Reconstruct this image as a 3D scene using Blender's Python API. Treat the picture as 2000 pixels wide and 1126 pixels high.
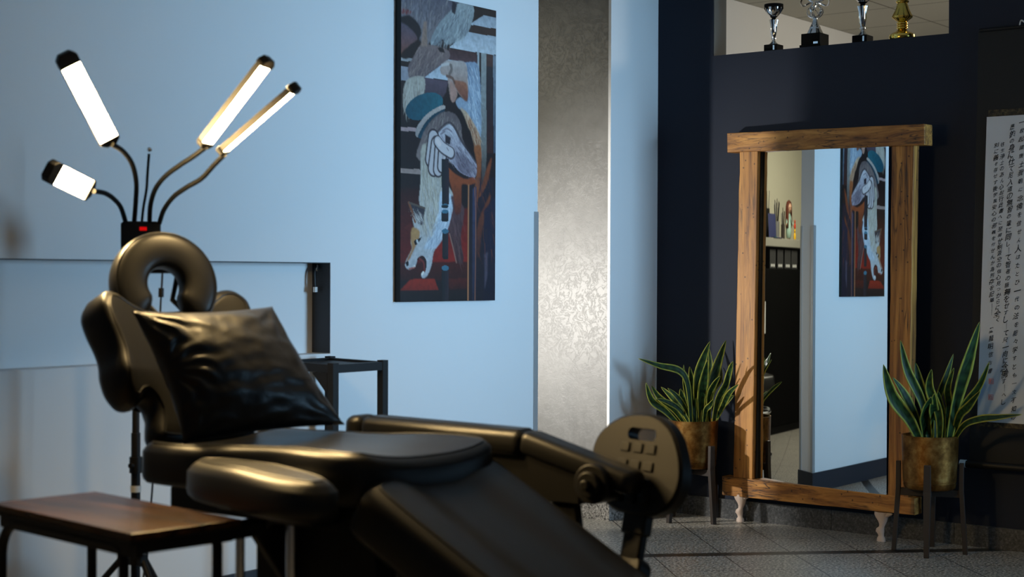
import bpy, bmesh, math, random
import numpy as np
from mathutils import Vector, Matrix, noise
random.seed(7); np.random.seed(7)
for o in list(bpy.data.objects): bpy.data.objects.remove(o)
SC = bpy.context.scene
COL = SC.collection
PI = math.pi
V = Vector

# ------------------------------------------------------------------ camera
F_PX, YAW, PITCH, ROLL = 3018.0, math.radians(37.63), math.radians(-.5), math.radians(.24)
CAM = V((0, 0, 1.2))
_h = V((math.cos(YAW), math.sin(YAW), 0)); _r = V((math.sin(YAW), -math.cos(YAW), 0)); _u = V((0, 0, 1))
FW = _h*math.cos(PITCH) + _u*math.sin(PITCH); _U0 = _u*math.cos(PITCH) - _h*math.sin(PITCH)
RT = _r*math.cos(ROLL) + _U0*math.sin(ROLL); UP = _U0*math.cos(ROLL) - _r*math.sin(ROLL)
cd = bpy.data.cameras.new('camera'); cam = bpy.data.objects.new('camera', cd); COL.objects.link(cam)
cd.sensor_width = 36; cd.lens = F_PX/2000*36; cd.clip_start = .05; cd.clip_end = 100
m = Matrix((RT, UP, -FW)).transposed().to_4x4(); m.translation = CAM; cam.matrix_world = m
cd.dof.use_dof = True; cd.dof.focus_distance = 7.1; cd.dof.aperture_fstop = 2.8
SC.camera = cam

def ray(x, y): return FW + RT*((x-1000)/F_PX) - UP*((y-563)/F_PX)
def on_plane(x, y, p, n):
    d = ray(x, y); return CAM + d*((V(p)-CAM).dot(V(n))/d.dot(V(n)))
def at_depth(x, y, z): return CAM + ray(x, y)*z

# ------------------------------------------------------------------ light and exposure
def lin(*c):
    return tuple((v/255/12.92 if v/255 <= .04045 else ((v/255+.055)/1.055)**2.4) for v in c)
W = bpy.data.worlds.new('world'); SC.world = W; W.use_nodes = True
W.node_tree.nodes['Background'].inputs[0].default_value = (.35, .55, .85, 1)
W.node_tree.nodes['Background'].inputs[1].default_value = .03
SC.view_settings.view_transform = 'Standard'; SC.view_settings.look = 'None'
SC.view_settings.exposure = 0; SC.view_settings.gamma = 1; SC.view_settings.use_curve_mapping = False
def area(name, loc, target, sx, sy, power, color):
    l = bpy.data.lights.new(name, 'AREA'); l.shape = 'RECTANGLE'; l.size = sx; l.size_y = sy
    l.energy = power; l.color = color
    o = bpy.data.objects.new(name, l); COL.objects.link(o); o.location = loc
    o.rotation_euler = (V(target)-V(loc)).to_track_quat('-Z', 'Y').to_euler(); return o
def point(name, loc, power, color, r):
    l = bpy.data.lights.new(name, 'POINT'); l.energy = power; l.color = color; l.shadow_soft_size = r
    o = bpy.data.objects.new(name, l); COL.objects.link(o); o.location = loc; return o
def spot(name, loc, target, power, color, r, ang, blend):
    l = bpy.data.lights.new(name, 'SPOT'); l.energy = power; l.color = color; l.shadow_soft_size = r; l.spot_size = math.radians(ang); l.spot_blend = blend
    o = bpy.data.objects.new(name, l); COL.objects.link(o); o.location = loc
    o.rotation_euler = (V(target)-V(loc)).to_track_quat('-Z', 'Y').to_euler(); return o
area('daylight_window', (6.35, -.9, 1.40), (5.2, 4.2, 1.55), 1.4, 1.5, 37, (.385, .69, 1.0)).data.spread = math.radians(60)
spot('side_room_lamp', (4.80, 5.30, 1.02), (6.45, 4.16, 1.05), 200, (1, .965, .90), .05, 72, .8)
area('side_room_fill', (4.2, 6.0, 2.75), (4.2, 6.0, 0), .6, .6, 48, (1, .93, .74))  # unseen light added to brighten the side room in the mirror
area('back_room_ceiling_lamp', (8.6, 2.2, 2.75), (8.9, 3.4, 1.2), 1.0, 1.0, 55, (1, .92, .76))
LAMP = 380.0

# ------------------------------------------------------------------ materials
MATS = {}
def nodes(name):
    mt = bpy.data.materials.new(name); mt.use_nodes = True; nt = mt.node_tree
    return mt, nt, nt.nodes['Principled BSDF']
def N(nt, t, **kw):
    n = nt.nodes.new(t)
    for k, v in kw.items():
        if hasattr(n, k): setattr(n, k, v)
        else: n.inputs[k].default_value = v
    return n
def bump(nt, b, scale, strength, dist=.01, detail=4, vec=None):
    t = N(nt, 'ShaderNodeTexNoise', Scale=scale, Detail=detail)
    if vec is None:
        c = N(nt, 'ShaderNodeTexCoord'); nt.links.new(c.outputs['Object'], t.inputs['Vector'])
    else: nt.links.new(vec, t.inputs['Vector'])
    bp = N(nt, 'ShaderNodeBump', Strength=strength, Distance=dist)
    nt.links.new(t.outputs[0], bp.inputs['Height']); nt.links.new(bp.outputs[0], b.inputs['Normal'])
    return t, bp
def plain(name, col, rough=.5, metal=0, bs=None, spec=None, coat=0):
    mt, nt, b = nodes(name)
    b.inputs['Base Color'].default_value = (*col, 1); b.inputs['Roughness'].default_value = rough
    b.inputs['Metallic'].default_value = metal
    if spec is not None: b.inputs['Specular IOR Level'].default_value = spec
    if coat: b.inputs['Coat Weight'].default_value = coat; b.inputs['Coat Roughness'].default_value = .15
    if bs: bump(nt, b, *bs)
    MATS[name] = mt; return mt
def ramp(nt, src, stops):
    r = N(nt, 'ShaderNodeValToRGB'); nt.links.new(src, r.inputs[0]); e = r.color_ramp.elements
    while len(e) < len(stops): e.new(.5)
    for k, (p, c) in enumerate(stops): e[k].position = p; e[k].color = (*c, 1)
    return r
def vcol(name, rough=.5, spec=.5, bs=None):
    mt, nt, b = nodes(name); a = N(nt, 'ShaderNodeVertexColor'); a.layer_name = 'Col'
    nt.links.new(a.outputs[0], b.inputs['Base Color']); b.inputs['Roughness'].default_value = rough
    b.inputs['Specular IOR Level'].default_value = spec
    if bs: bump(nt, b, *bs)
    MATS[name] = mt; return mt
def mottled(name, stops, scale, rough=.5, metal=0, detail=6, bs=None, stretch=(1, 1, 1), spec=.5, rr=None):
    mt, nt, b = nodes(name); c = N(nt, 'ShaderNodeTexCoord'); mp = N(nt, 'ShaderNodeMapping')
    mp.inputs['Scale'].default_value = stretch
    nt.links.new(c.outputs['Object'], mp.inputs[0])
    t = N(nt, 'ShaderNodeTexNoise', Scale=scale, Detail=detail, Roughness=.65); nt.links.new(mp.outputs[0], t.inputs[0])
    r = ramp(nt, t.outputs[0], stops); nt.links.new(r.outputs[0], b.inputs['Base Color'])
    b.inputs['Roughness'].default_value = rough; b.inputs['Metallic'].default_value = metal
    b.inputs['Specular IOR Level'].default_value = spec
    if rr:
        q = N(nt, 'ShaderNodeMapRange'); q.inputs[3].default_value = rr[0]; q.inputs[4].default_value = rr[1]
        nt.links.new(t.outputs[0], q.inputs[0]); nt.links.new(q.outputs[0], b.inputs['Roughness'])
    if bs:
        bp = N(nt, 'ShaderNodeBump', Strength=bs[0], Distance=bs[1]); nt.links.new(t.outputs[0], bp.inputs['Height']); nt.links.new(bp.outputs[0], b.inputs['Normal'])
    MATS[name] = mt; return mt

plain('white_paint', (.80, .80, .80), .6, bs=(60, .05, .002))
plain('navy_paint', (.0185, .0235, .0385), .7, bs=(90, .12, .002), spec=.2)
plain('navy_trim', (.018, .022, .032), .5)
plain('lining', (.030, .034, .042), .6)
plain('cream_paint', (.62, .59, .45), .7)
plain('guard_metal', (.55, .58, .60), .35, .6)
plain('leather', (.008, .0078, .0075), .38, bs=(420, .10, .0008), spec=.40)
plain('pillow_leather', (.009, .0087, .0084), .38, bs=(60, .22, .004), spec=.40)
plain('black_metal', (.010, .010, .011), .5, spec=.22)
plain('black_block', (.005, .005, .005), .7, spec=.05)
plain('shade_grey', (.11, .11, .10), .7)  # shade on the pale opening jamb, painted in as flat grey
plain('neck_black', (.006, .006, .006), .6, spec=.12)
plain('black_plastic', (.006, .0055, .005), .5, bs=(300, .08, .0006), spec=.32)
plain('chrome', (.80, .82, .85), .2, 1)
plain('silver', (.80, .80, .80), .13, 1)
plain('gold', (.80, .56, .13), .18, 1)
plain('ink', (.008, .008, .010), .8)
plain('silk', (.007, .007, .007), .75, bs=(500, .15, .0006))
plain('roller_knob', (.55, .62, .65), .4)
plain('soil', (.02, .014, .01), .95, bs=(80, .8, .01))
plain('dark_wood', (.028, .020, .016), .5, bs=(40, .15, .002))
plain('carved_wood', (.62, .50, .43), .6, bs=(50, .25, .003))
plain('cord', (.012, .012, .016), .5)
plain('white_plastic', (.70, .70, .68), .45)
plain('dark_box', (.035, .035, .035), .5)
plain('pale_board', (.30, .29, .24), .6)
plain('grey_plastic', (.16, .16, .15), .5)
plain('lamp_shell', (.26, .25, .24), .4)
plain('seal_red', (.52, .16, .15), .7)
plain('glass_black', (.008, .008, .012), .2)
vcol('painted', .5, .35, (150, .12, .001)); vcol('leaf', .5, .22); vcol('paper', .8, .2); vcol('toy', .6, .3)

mt, nt, b = nodes('mirror'); b.inputs['Base Color'].default_value = (.86, .89, .88, 1); b.inputs['Metallic'].default_value = 1; b.inputs['Roughness'].default_value = .015; MATS['mirror'] = mt
def emit(name, col, s):
    mt, nt, b = nodes(name); b.inputs['Base Color'].default_value = (.8, .8, .8, 1) if s > 5 else (.01, .0, .0, 1); b.inputs['Roughness'].default_value = .6
    b.inputs['Emission Color'].default_value = (*col, 1); b.inputs['Emission Strength'].default_value = s; MATS[name] = mt
emit('lamp_light', (1, .69, .30), LAMP); emit('red_display', (1, .0, .0), .55)

# plaster column face: trowelled, slightly glossy
mt, nt, b = nodes('plaster'); c = N(nt, 'ShaderNodeTexCoord')
t1 = N(nt, 'ShaderNodeTexNoise', Scale=5.0, Detail=5, Roughness=.6, Distortion=.8); nt.links.new(c.outputs['Object'], t1.inputs[0])
t2 = N(nt, 'ShaderNodeTexNoise', Scale=21.0, Detail=10, Roughness=.68, Distortion=1.2); nt.links.new(c.outputs['Object'], t2.inputs[0])
r = ramp(nt, t1.outputs[0], [(.3, (.10, .10, .097)), (.7, (.155, .155, .15))]); nt.links.new(r.outputs[0], b.inputs['Base Color'])
w = N(nt, 'ShaderNodeMath', operation='ABSOLUTE'); s = N(nt, 'ShaderNodeMath', operation='SUBTRACT'); s.inputs[1].default_value = .5
nt.links.new(t2.outputs[0], s.inputs[0]); nt.links.new(s.outputs[0], w.inputs[0])
r2 = ramp(nt, w.outputs[0], [(0, (1, 1, 1)), (.035, (0, 0, 0))])
ad = N(nt, 'ShaderNodeMath', operation='MULTIPLY_ADD'); nt.links.new(r2.outputs[0], ad.inputs[0]); ad.inputs[1].default_value = .35; nt.links.new(t2.outputs[0], ad.inputs[2])
bp = N(nt, 'ShaderNodeBump', Strength=.18, Distance=.004); nt.links.new(ad.outputs[0], bp.inputs['Height']); nt.links.new(bp.outputs[0], b.inputs['Normal'])
b.inputs['Roughness'].default_value = .47; b.inputs['Specular IOR Level'].default_value = 1.0; MATS['plaster'] = mt

# granite floor tiles with joints on the diagonal and one dark strip
def granite(name, dark, mid, light, tiles=False, rough=.3):
    mt, nt, b = nodes(name); c = N(nt, 'ShaderNodeTexCoord'); L = nt.links
    v1 = N(nt, 'ShaderNodeTexNoise', Scale=85, Detail=3, Roughness=.75); L.new(c.outputs['Object'], v1.inputs[0])
    v2 = N(nt, 'ShaderNodeTexNoise', Scale=7, Detail=3); L.new(c.outputs['Object'], v2.inputs[0])
    r = ramp(nt, v1.outputs[0], [(.40, dark), (.47, mid), (.54, mid), (.62, light)])
    mx = N(nt, 'ShaderNodeMixRGB', blend_type='MULTIPLY'); mx.inputs[0].default_value = .5
    L.new(r.outputs[0], mx.inputs[1])
    g = ramp(nt, v2.outputs[0], [(.3, (.7, .7, .7)), (.7, (1, 1, 1))]); L.new(g.outputs[0], mx.inputs[2])
    out = mx.outputs[0]
    if tiles:
        rot = N(nt, 'ShaderNodeMapping', vector_type='POINT'); rot.inputs['Rotation'].default_value = (0, 0, -math.radians(44.23))
        L.new(c.outputs['Object'], rot.inputs[0]); sx = N(nt, 'ShaderNodeSeparateXYZ'); L.new(rot.outputs[0], sx.inputs[0])
        def M(op, a, bb, cc=None):
            n = N(nt, 'ShaderNodeMath', operation=op)
            for k, q in enumerate((a, bb, cc)):
                if q is None: continue
                if isinstance(q, (int, float)): n.inputs[k].default_value = q
                else: L.new(q, n.inputs[k])
            return n.outputs[0]
        def joint(coord, period, half):
            f = M('FRACT', M('DIVIDE', coord, period), 0); d = M('MINIMUM', f, M('SUBTRACT', 1, f)); return M('LESS_THAN', d, half/period)
        t = M('SUBTRACT', M('ABSOLUTE', M('SUBTRACT', sx.outputs[0], 6.508), 0), .035)
        strip = M('LESS_THAN', t, 0)
        j1 = joint(M('ADD', sx.outputs[1], 1.672+.3085*20), .3085, .0026); j2 = joint(M('ADD', t, .328*20), .328, .0022)
        j = M('MAXIMUM', j1, j2)
        m1 = N(nt, 'ShaderNodeMixRGB'); L.new(j, m1.inputs[0]); L.new(out, m1.inputs[1]); m1.inputs[2].default_value = (.008, .008, .008, 1)
        m2 = N(nt, 'ShaderNodeMixRGB'); L.new(strip, m2.inputs[0]); L.new(m1.outputs[0], m2.inputs[1]); m2.inputs[2].default_value = (.016, .016, .015, 1)
        out = m2.outputs[0]
    L.new(out, b.inputs['Base Color']); b.inputs['Roughness'].default_value = rough; MATS[name] = mt
granite('granite_floor', (.02, .02, .02), (.30, .28, .245), (.75, .71, .63), True, .38)
granite('granite_base', (.025, .027, .03), (.055, .058, .062), (.11, .115, .12), False, .4)
granite('granite_light', (.05, .05, .05), (.30, .29, .28), (.55, .54, .52), False, .4)

def wood(name, along, cols, rough=.55, scale=3.0, crack=True):
    mt, nt, b = nodes(name); L = nt.links; c = N(nt, 'ShaderNodeTexCoord'); mp = N(nt, 'ShaderNodeMapping')
    st = {'x': (.5, 9, 9), 'y': (9, .5, 9), 'z': (9, 9, .5)}[along]; mp.inputs['Scale'].default_value = st
    L.new(c.outputs['Object'], mp.inputs[0])
    t = N(nt, 'ShaderNodeTexNoise', Scale=scale, Detail=8, Roughness=.65, Distortion=.6); L.new(mp.outputs[0], t.inputs[0])
    r = ramp(nt, t.outputs[0], cols); out = r.outputs[0]
    if crack:
        mp2 = N(nt, 'ShaderNodeMapping'); mp2.inputs['Scale'].default_value = [q*(1.0 if q < 1 else 2.2) for q in st]; L.new(c.outputs['Object'], mp2.inputs[0])
        t2 = N(nt, 'ShaderNodeTexNoise', Scale=1.7, Detail=4, Roughness=.5, Distortion=1.0); L.new(mp2.outputs[0], t2.inputs[0])
        r2 = ramp(nt, t2.outputs[0], [(.47, (1, 1, 1)), (.497, (.10, .08, .06)), (.503, (.10, .08, .06)), (.53, (1, 1, 1))])
        t3 = N(nt, 'ShaderNodeTexNoise', Scale=2.2, Detail=2); L.new(c.outputs['Object'], t3.inputs[0])
        r3 = ramp(nt, t3.outputs[0], [(.42, (0, 0, 0)), (.58, (1, 1, 1))])
        mx = N(nt, 'ShaderNodeMixRGB', blend_type='MULTIPLY'); L.new(r3.outputs[0], mx.inputs[0]); L.new(out, mx.inputs[1]); L.new(r2.outputs[0], mx.inputs[2]); out = mx.outputs[0]
        vo = N(nt, 'ShaderNodeTexVoronoi', Scale=26); L.new(c.outputs['Object'], vo.inputs['Vector'])
        r4 = ramp(nt, vo.outputs['Distance'], [(.10, (.12, .09, .07)), (.13, (1, 1, 1))])
        mx2 = N(nt, 'ShaderNodeMixRGB', blend_type='MULTIPLY'); mx2.inputs[0].default_value = .8; L.new(out, mx2.inputs[1]); L.new(r4.outputs[0], mx2.inputs[2]); out = mx2.outputs[0]
    L.new(out, b.inputs['Base Color']); b.inputs['Roughness'].default_value = rough
    bp = N(nt, 'ShaderNodeBump', Strength=.35, Distance=.006); L.new(t.outputs[0], bp.inputs['Height']); L.new(bp.outputs[0], b.inputs['Normal'])
    MATS[name] = mt
OLD = [(.31, (.08, .026, .004)), (.41, (.25, .098, .014)), (.53, (.42, .180, .030)), (.66, (.58, .280, .060))]
wood('old_wood_flat', 'y', OLD); wood('old_wood_up', 'z', OLD)
wood('table_wood', 'y', [(.38, (.008, .0032, .001)), (.5, (.036, .0150, .0042)), (.64, (.085, .036, .010))], .27, 2.2, False)
MATS['table_wood'].node_tree.nodes['Principled BSDF'].inputs['Specular IOR Level'].default_value = .22
mottled('brass', [(.32, (.09, .035, .008)), (.5, (.27, .125, .030)), (.66, (.46, .27, .085))], 14, .35, .9, bs=(.3, .004), rr=(.28, .5))
mottled('brocade', [(.42, (.006, .005, .004)), (.55, (.05, .036, .014)), (.7, (.10, .075, .03))], 70, .6, .2)
mt, nt, b = nodes('ceiling_tile'); L = nt.links; c = N(nt, 'ShaderNodeTexCoord'); br = N(nt, 'ShaderNodeTexBrick', Scale=1.0, offset=0.0)
br.inputs['Brick Width'].default_value = .62; br.inputs['Row Height'].default_value = .62; br.inputs['Mortar Size'].default_value = .006
br.inputs['Color1'].default_value = br.inputs['Color2'].default_value = (.62, .60, .52, 1); br.inputs['Mortar'].default_value = (.20, .18, .14, 1)
mp = N(nt, 'ShaderNodeMapping'); mp.inputs['Location'].default_value = (.01, -.13, 0); L.new(c.outputs['Object'], mp.inputs[0]); L.new(mp.outputs[0], br.inputs[0]); L.new(br.outputs[0], b.inputs['Base Color']); b.inputs['Roughness'].default_value = .8; MATS['ceiling_tile'] = mt

# ------------------------------------------------------------------ mesh helpers
class MB:
    def __init__(s): s.v = []; s.f = []; s.c = []
    def add(s, vs, fs, col=None):
        k = len(s.v); s.v += [tuple(p) for p in vs]; s.f += [tuple(i+k for i in f) for f in fs]
        if col is not None:
            s.c += [col]*len(vs) if not isinstance(col, list) else col
        return s
    def box(s, a, b, col=None):
        x0, y0, z0 = a; x1, y1, z1 = b
        return s.add([(x0,y0,z0),(x1,y0,z0),(x1,y1,z0),(x0,y1,z0),(x0,y0,z1),(x1,y0,z1),(x1,y1,z1),(x0,y1,z1)],
            [(0,3,2,1),(4,5,6,7),(0,1,5,4),(1,2,6,5),(2,3,7,6),(3,0,4,7)], col)
    def obox(s, o, ex, ey, ez, col=None):        # oriented box: corner o and three edge vectors
        o = V(o); ex = V(ex); ey = V(ey); ez = V(ez)
        P = [o, o+ex, o+ex+ey, o+ey]; P += [p+ez for p in P]
        fs = [(0,3,2,1),(4,5,6,7),(0,1,5,4),(1,2,6,5),(2,3,7,6),(3,0,4,7)]
        if ex.cross(ey).dot(ez) < 0: fs = [f[::-1] for f in fs]
        return s.add(P, fs, col)
    def tube(s, pts, r, n=12, cap=True, col=None, up=None, ry=None):
        pts = [V(p) for p in pts]; rs = r if isinstance(r, (list, tuple)) else [r]*len(pts)
        vs = []; fs = []; nrm = None
        for i, p in enumerate(pts):
            t = (pts[min(i+1, len(pts)-1)]-pts[max(i-1, 0)]).normalized()
            if nrm is None:
                a = V(up) if up else (V((0, 0, 1)) if abs(t.z) < .9 else V((1, 0, 0)))
                nrm = (a - t*a.dot(t)).normalized()
            else: nrm = (nrm - t*nrm.dot(t)).normalized()
            bn = t.cross(nrm); k = ry if ry else 1
            vs += [p + nrm*math.cos(2*PI*j/n)*rs[i]*k + bn*math.sin(2*PI*j/n)*rs[i] for j in range(n)]
        for i in range(len(pts)-1):
            for j in range(n):
                a = i*n+j; b2 = i*n+(j+1) % n; fs.append((a, b2, b2+n, a+n))
        if cap: fs.append(tuple(range(n))[::-1]); fs.append(tuple((len(pts)-1)*n+j for j in range(n)))
        return s.add(vs, fs, col)
    def lathe(s, c, prof, n=32, axis=(0, 0, 1), col=None, flute=None):
        c = V(c); q = V((0, 0, 1)).rotation_difference(V(axis)); vs = []; fs = []
        for k, (r, z) in enumerate(prof):
            for j in range(n):
                a = 2*PI*j/n; rr = r*(1+(flute[1]*math.cos(flute[0]*a) if flute and flute[2] <= k <= flute[3] else 0))
                vs.append(c + q @ V((rr*math.cos(a), rr*math.sin(a), z)))
        for i in range(len(prof)-1):
            for j in range(n):
                a = i*n+j; b2 = i*n+(j+1) % n; fs.append((a, b2, b2+n, a+n))
        if prof[0][0] > 1e-6: fs.append(tuple(range(n))[::-1])
        if prof[-1][0] > 1e-6: fs.append(tuple((len(prof)-1)*n+j for j in range(n)))
        return s.add(vs, fs, col)
    def build(s, name, mat, parent=None, smooth=40, bevel=0, seg=2):
        me = bpy.data.meshes.new(name)
        o = bpy.data.objects.new(name, me); COL.objects.link(o)
        org = V((0, 0, 0))
        if parent is not None:
            root = parent
            while root.parent: root = root.parent
            org = root.location.copy(); o.parent = parent
        me.from_pydata([tuple(V(p)-org) for p in s.v], [], s.f); me.update()
        if s.c:
            ca = me.color_attributes.new('Col', 'FLOAT_COLOR', 'POINT')
            ca.data.foreach_set('color', np.array([(*c[:3], 1) for c in s.c], dtype=np.float32).ravel())
        me.materials.append(MATS[mat])
        if smooth:
            me.polygons.foreach_set('use_smooth', [True]*len(me.polygons)); me.set_sharp_from_angle(angle=math.radians(smooth))
        if bevel:
            bm = o.modifiers.new('bevel', 'BEVEL'); bm.width = bevel; bm.segments = seg; bm.limit_method = 'ANGLE'; bm.angle_limit = math.radians(40)
        return o
def spline(pts, n=8, closed=False):
    P = [V(p) if len(p) == 3 else V((p[0], p[1], 0)) for p in pts]; out = []; L = len(P)
    for i in range(L if closed else L-1):
        g = (lambda k: P[k % L]) if closed else (lambda k: P[min(max(k, 0), L-1)])
        p0, p1, p2, p3 = g(i-1), g(i), g(i+1), g(i+2)
        for j in range(n):
            t = j/n
            out.append(.5*((2*p1)+(p2-p0)*t+(2*p0-5*p1+4*p2-p3)*t*t+(3*p1-p0-3*p2+p3)*t**3))
    if not closed: out.append(P[-1])
    return out
def tag(o, label, cat, group=None, kind=None):
    o['label'] = label; o['category'] = cat
    if group: o['group'] = group
    if kind: o['kind'] = kind
    return o
def thing(name, loc, label, cat, group=None):
    o = bpy.data.objects.new(name, None); COL.objects.link(o); o.location = loc; o.empty_display_size = .1
    return tag(o, label, cat, group)
def struct(o, label, cat):
    return tag(o, label, cat, None, 'structure')

def cushion(mb, outline, o, eu, ev, en, T, r, topfn=None, rings=7, botr=None):
    """padded slab: outline in (u,v), thickness T along en, edge radius r, topfn lifts the top"""
    o, eu, ev, en = V(o), V(eu), V(ev), V(en); P = [V((p[0], p[1])) for p in outline]; n = len(P)
    area2 = sum(P[i].x*P[(i+1) % n].y-P[(i+1) % n].x*P[i].y for i in range(n))
    if area2 < 0: P = P[::-1]
    nr = []
    for i in range(n):
        t = (P[(i+1) % n]-P[i-1]); t.normalize(); nr.append(V((-t.y, t.x)))
    cen = sum(P, V((0, 0)))/n; br = botr or r*.6; R = []
    def ring(ins, h, top=False):
        R.append([(P[i]+nr[i]*ins, h, top) for i in range(n)])
    for k in range(4): a = PI/2*k/3; ring(br*(1-math.sin(a)), br*(1-math.cos(a)))
    for k in range(1, 7): a = PI/2*k/6; ring(r*(1-math.cos(a)), T-r+r*math.sin(a), k >= 2)
    last = [q[0] for q in R[-1]]
    for k in range(1, rings+1):
        f = 1-k/(rings+.3); R.append([(cen+(p-cen)*f, T, True) for p in last])
    vs = []; fs = []
    for rg in R:
        for p, h, top in rg:
            hh = h + (topfn(p.x, p.y) if (topfn and top) else 0)
            vs.append(o+eu*p.x+ev*p.y+en*hh)
    for i in range(len(R)-1):
        for j in range(n):
            a = i*n+j; b2 = i*n+(j+1) % n; fs.append((a, b2, b2+n, a+n))
    fs.append(tuple(range(n))[::-1]); fs.append(tuple((len(R)-1)*n+j for j in range(n)))
    if eu.cross(ev).dot(en) < 0: fs = [f[::-1] for f in fs]
    mb.add(vs, fs); seam = [vs[8*n+j] for j in range(n)]
    return seam
def rrect(x0, x1, y0, y1, r, n=6):
    out = []
    for cx, cy, a0 in ((x1-r, y0+r, -PI/2), (x1-r, y1-r, 0), (x0+r, y1-r, PI/2), (x0+r, y0+r, PI)):
        out += [(cx+r*math.cos(a0+PI/2*k/n), cy+r*math.sin(a0+PI/2*k/n)) for k in range(n+1)]
    return out
def prism(mb, outline, o, eu, ev, en, T, holes=None):
    o, eu, ev, en = V(o), V(eu), V(ev), V(en); n = len(outline)
    vs = [o+eu*u+ev*v for u, v in outline]+[o+eu*u+ev*v+en*T for u, v in outline]
    fs = [tuple(range(n))[::-1], tuple(range(n, 2*n))]+[(i, (i+1) % n, n+(i+1) % n, n+i) for i in range(n)]
    a2 = sum(outline[i][0]*outline[(i+1) % n][1]-outline[(i+1) % n][0]*outline[i][1] for i in range(n))
    if (a2 < 0) != (eu.cross(ev).dot(en) < 0): fs = [f[::-1] for f in fs]
    mb.add(vs, fs)

# ------------------------------------------------------------------ the setting
YL, XD = 4.24, 6.715
struct(MB().box((-1, -3.2, -.06), (13, 8, 0)).build('floor', 'granite_floor', smooth=0), 'speckled grey granite tiled floor laid on the diagonal', 'floor')
NZ0, NZ1, NX = .891, 1.2455, 4.34
w = MB(); w.box((.3, YL, 0), (5.69, 4.43, NZ0)); w.box((.3, YL, NZ1), (5.69, 4.43, 2.8)); w.box((NX, YL, NZ0), (5.69, 4.43, NZ1)); w.box((.3, YL+.097, NZ0), (NX, 4.43, NZ1))
wl = struct(w.build('wall_left', 'white_paint', smooth=0), 'pale wall washed with blue daylight behind the chair', 'wall')
n = MB(); n.box((.3, YL+.001, NZ1-.003), (NX, YL+.097, NZ1)); n.box((NX-.003, YL+.001, NZ0+.002), (NX, YL+.097, NZ1-.003))  # thin dark sheets over the niche top and end
n.build('niche_lining', 'lining', wl, 0)['label'] = 'dark top and end of the long wall niche'
w = MB(); o0 = (2.70, 3.918); w.box((XD, -3.2, 0), (6.84, YL, 2.295)); w.box((XD, -3.2, 2.295), (6.84, o0[0], 2.8)); w.box((XD, o0[1], 2.295), (6.84, YL, 2.8)); w.box((XD, o0[0], 2.72), (6.84, o0[1], 2.8))
wr = struct(w.build('wall_right', 'navy_paint', smooth=0), 'dark navy wall behind the tall mirror', 'wall')
j = MB(); j.box((XD+.004, o0[1]-.003, 2.296), (6.84, o0[1], 2.72)); j.build('opening_jamb', 'shade_grey', wr, 0)['label'] = 'pale side of the high opening, its shade painted in grey'
w = MB(); w.box((6.291, YL, 0), (6.84, 5.1, 2.8)); pil = struct(w.build('wall_pillar', 'white_paint', smooth=0), 'narrow blue-lit wall strip beside the plastered pillar face', 'pillar')
MB().box((6.283, YL+.012, .11), (6.291, 5.1, 2.8)).build('plaster_face', 'plaster', pil, 0)['label'] = 'grey trowelled plaster face of the pillar'
struct(MB().box((6.281, YL-.003, .11), (6.300, YL+.012, 2.8)).build('trim_1', 'white_paint', smooth=0), 'thin pale corner bead on the pillar edge', 'trim')
t = MB(); t.box((6.27, YL-.012, 0), (6.2825, 5.1, .11)); t.box((6.2825, YL-.012, 0), (6.702, YL-.0005, .11))
struct(t.build('baseboard_pillar', 'granite_light', smooth=0), 'light speckled granite skirting round the pillar foot', 'baseboard')
t = MB(); t.box((.3, YL-.014, 0), (5.69, YL-.0005, .107)); t.box((5.6905, YL-.014, 0), (5.703, 4.444, .107))
struct(t.build('baseboard_left', 'navy_trim', smooth=0), 'dark navy skirting along the pale wall', 'baseboard')
t = MB(); ys = [4.226, 3.86, 3.255, 2.655, 2.05, 1.45, .2, -3.2]
for a, bq in zip(ys[1:], ys[:-1]): t.box((XD-.013, a+.0012, 0), (XD-.0005, bq-.0012, .096))
struct(t.build('baseboard_right', 'granite_base', smooth=0), 'dark granite skirting slabs below the navy wall', 'baseboard')
for k, (ya, yb, lab) in enumerate(((4.238, 4.268, 'metal corner guard on the near edge of the wall end'), (4.402, 4.432, 'metal corner guard on the far edge of the wall end'))):
    t = MB(); t.box((5.6905, ya, .108), (5.694, yb, 1.49)); yy = (YL-.003, YL-.0004) if k == 0 else (4.4305, 4.433); t.box((5.662, yy[0], .108), (5.694, yy[1], 1.49))
    struct(t.build('trim_%d' % (k+2), 'guard_metal', smooth=0), lab, 'trim')
struct(MB().box((-1, -3.2, 2.8), (6.84, 8, 2.86)).build('ceiling', 'white_paint', smooth=0), 'plain pale ceiling', 'ceiling')
struct(MB().box((6.84, -2, 2.8), (13, 4.5, 2.86)).build('ceiling_back', 'ceiling_tile', smooth=0), 'beige tiled suspended ceiling seen through the high opening', 'ceiling')
struct(MB().box((6.84, 4.47, 0), (13, 4.57, 2.8)).build('wall_back', 'white_paint', smooth=0), 'pale wall of the room beyond the high opening', 'wall')
struct(MB().box((-1, 7.6, 0), (7.5, 7.7, 2.8)).build('wall_far', 'cream_paint', smooth=0), 'cream wall of the side room seen in the mirror', 'wall')

# ------------------------------------------------------------------ treatment chair
CX = 2.905
ch = thing('treatment_chair', (CX, 2.8, 0), 'black padded treatment chair with raised back and horseshoe headrest', 'chair')
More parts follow.
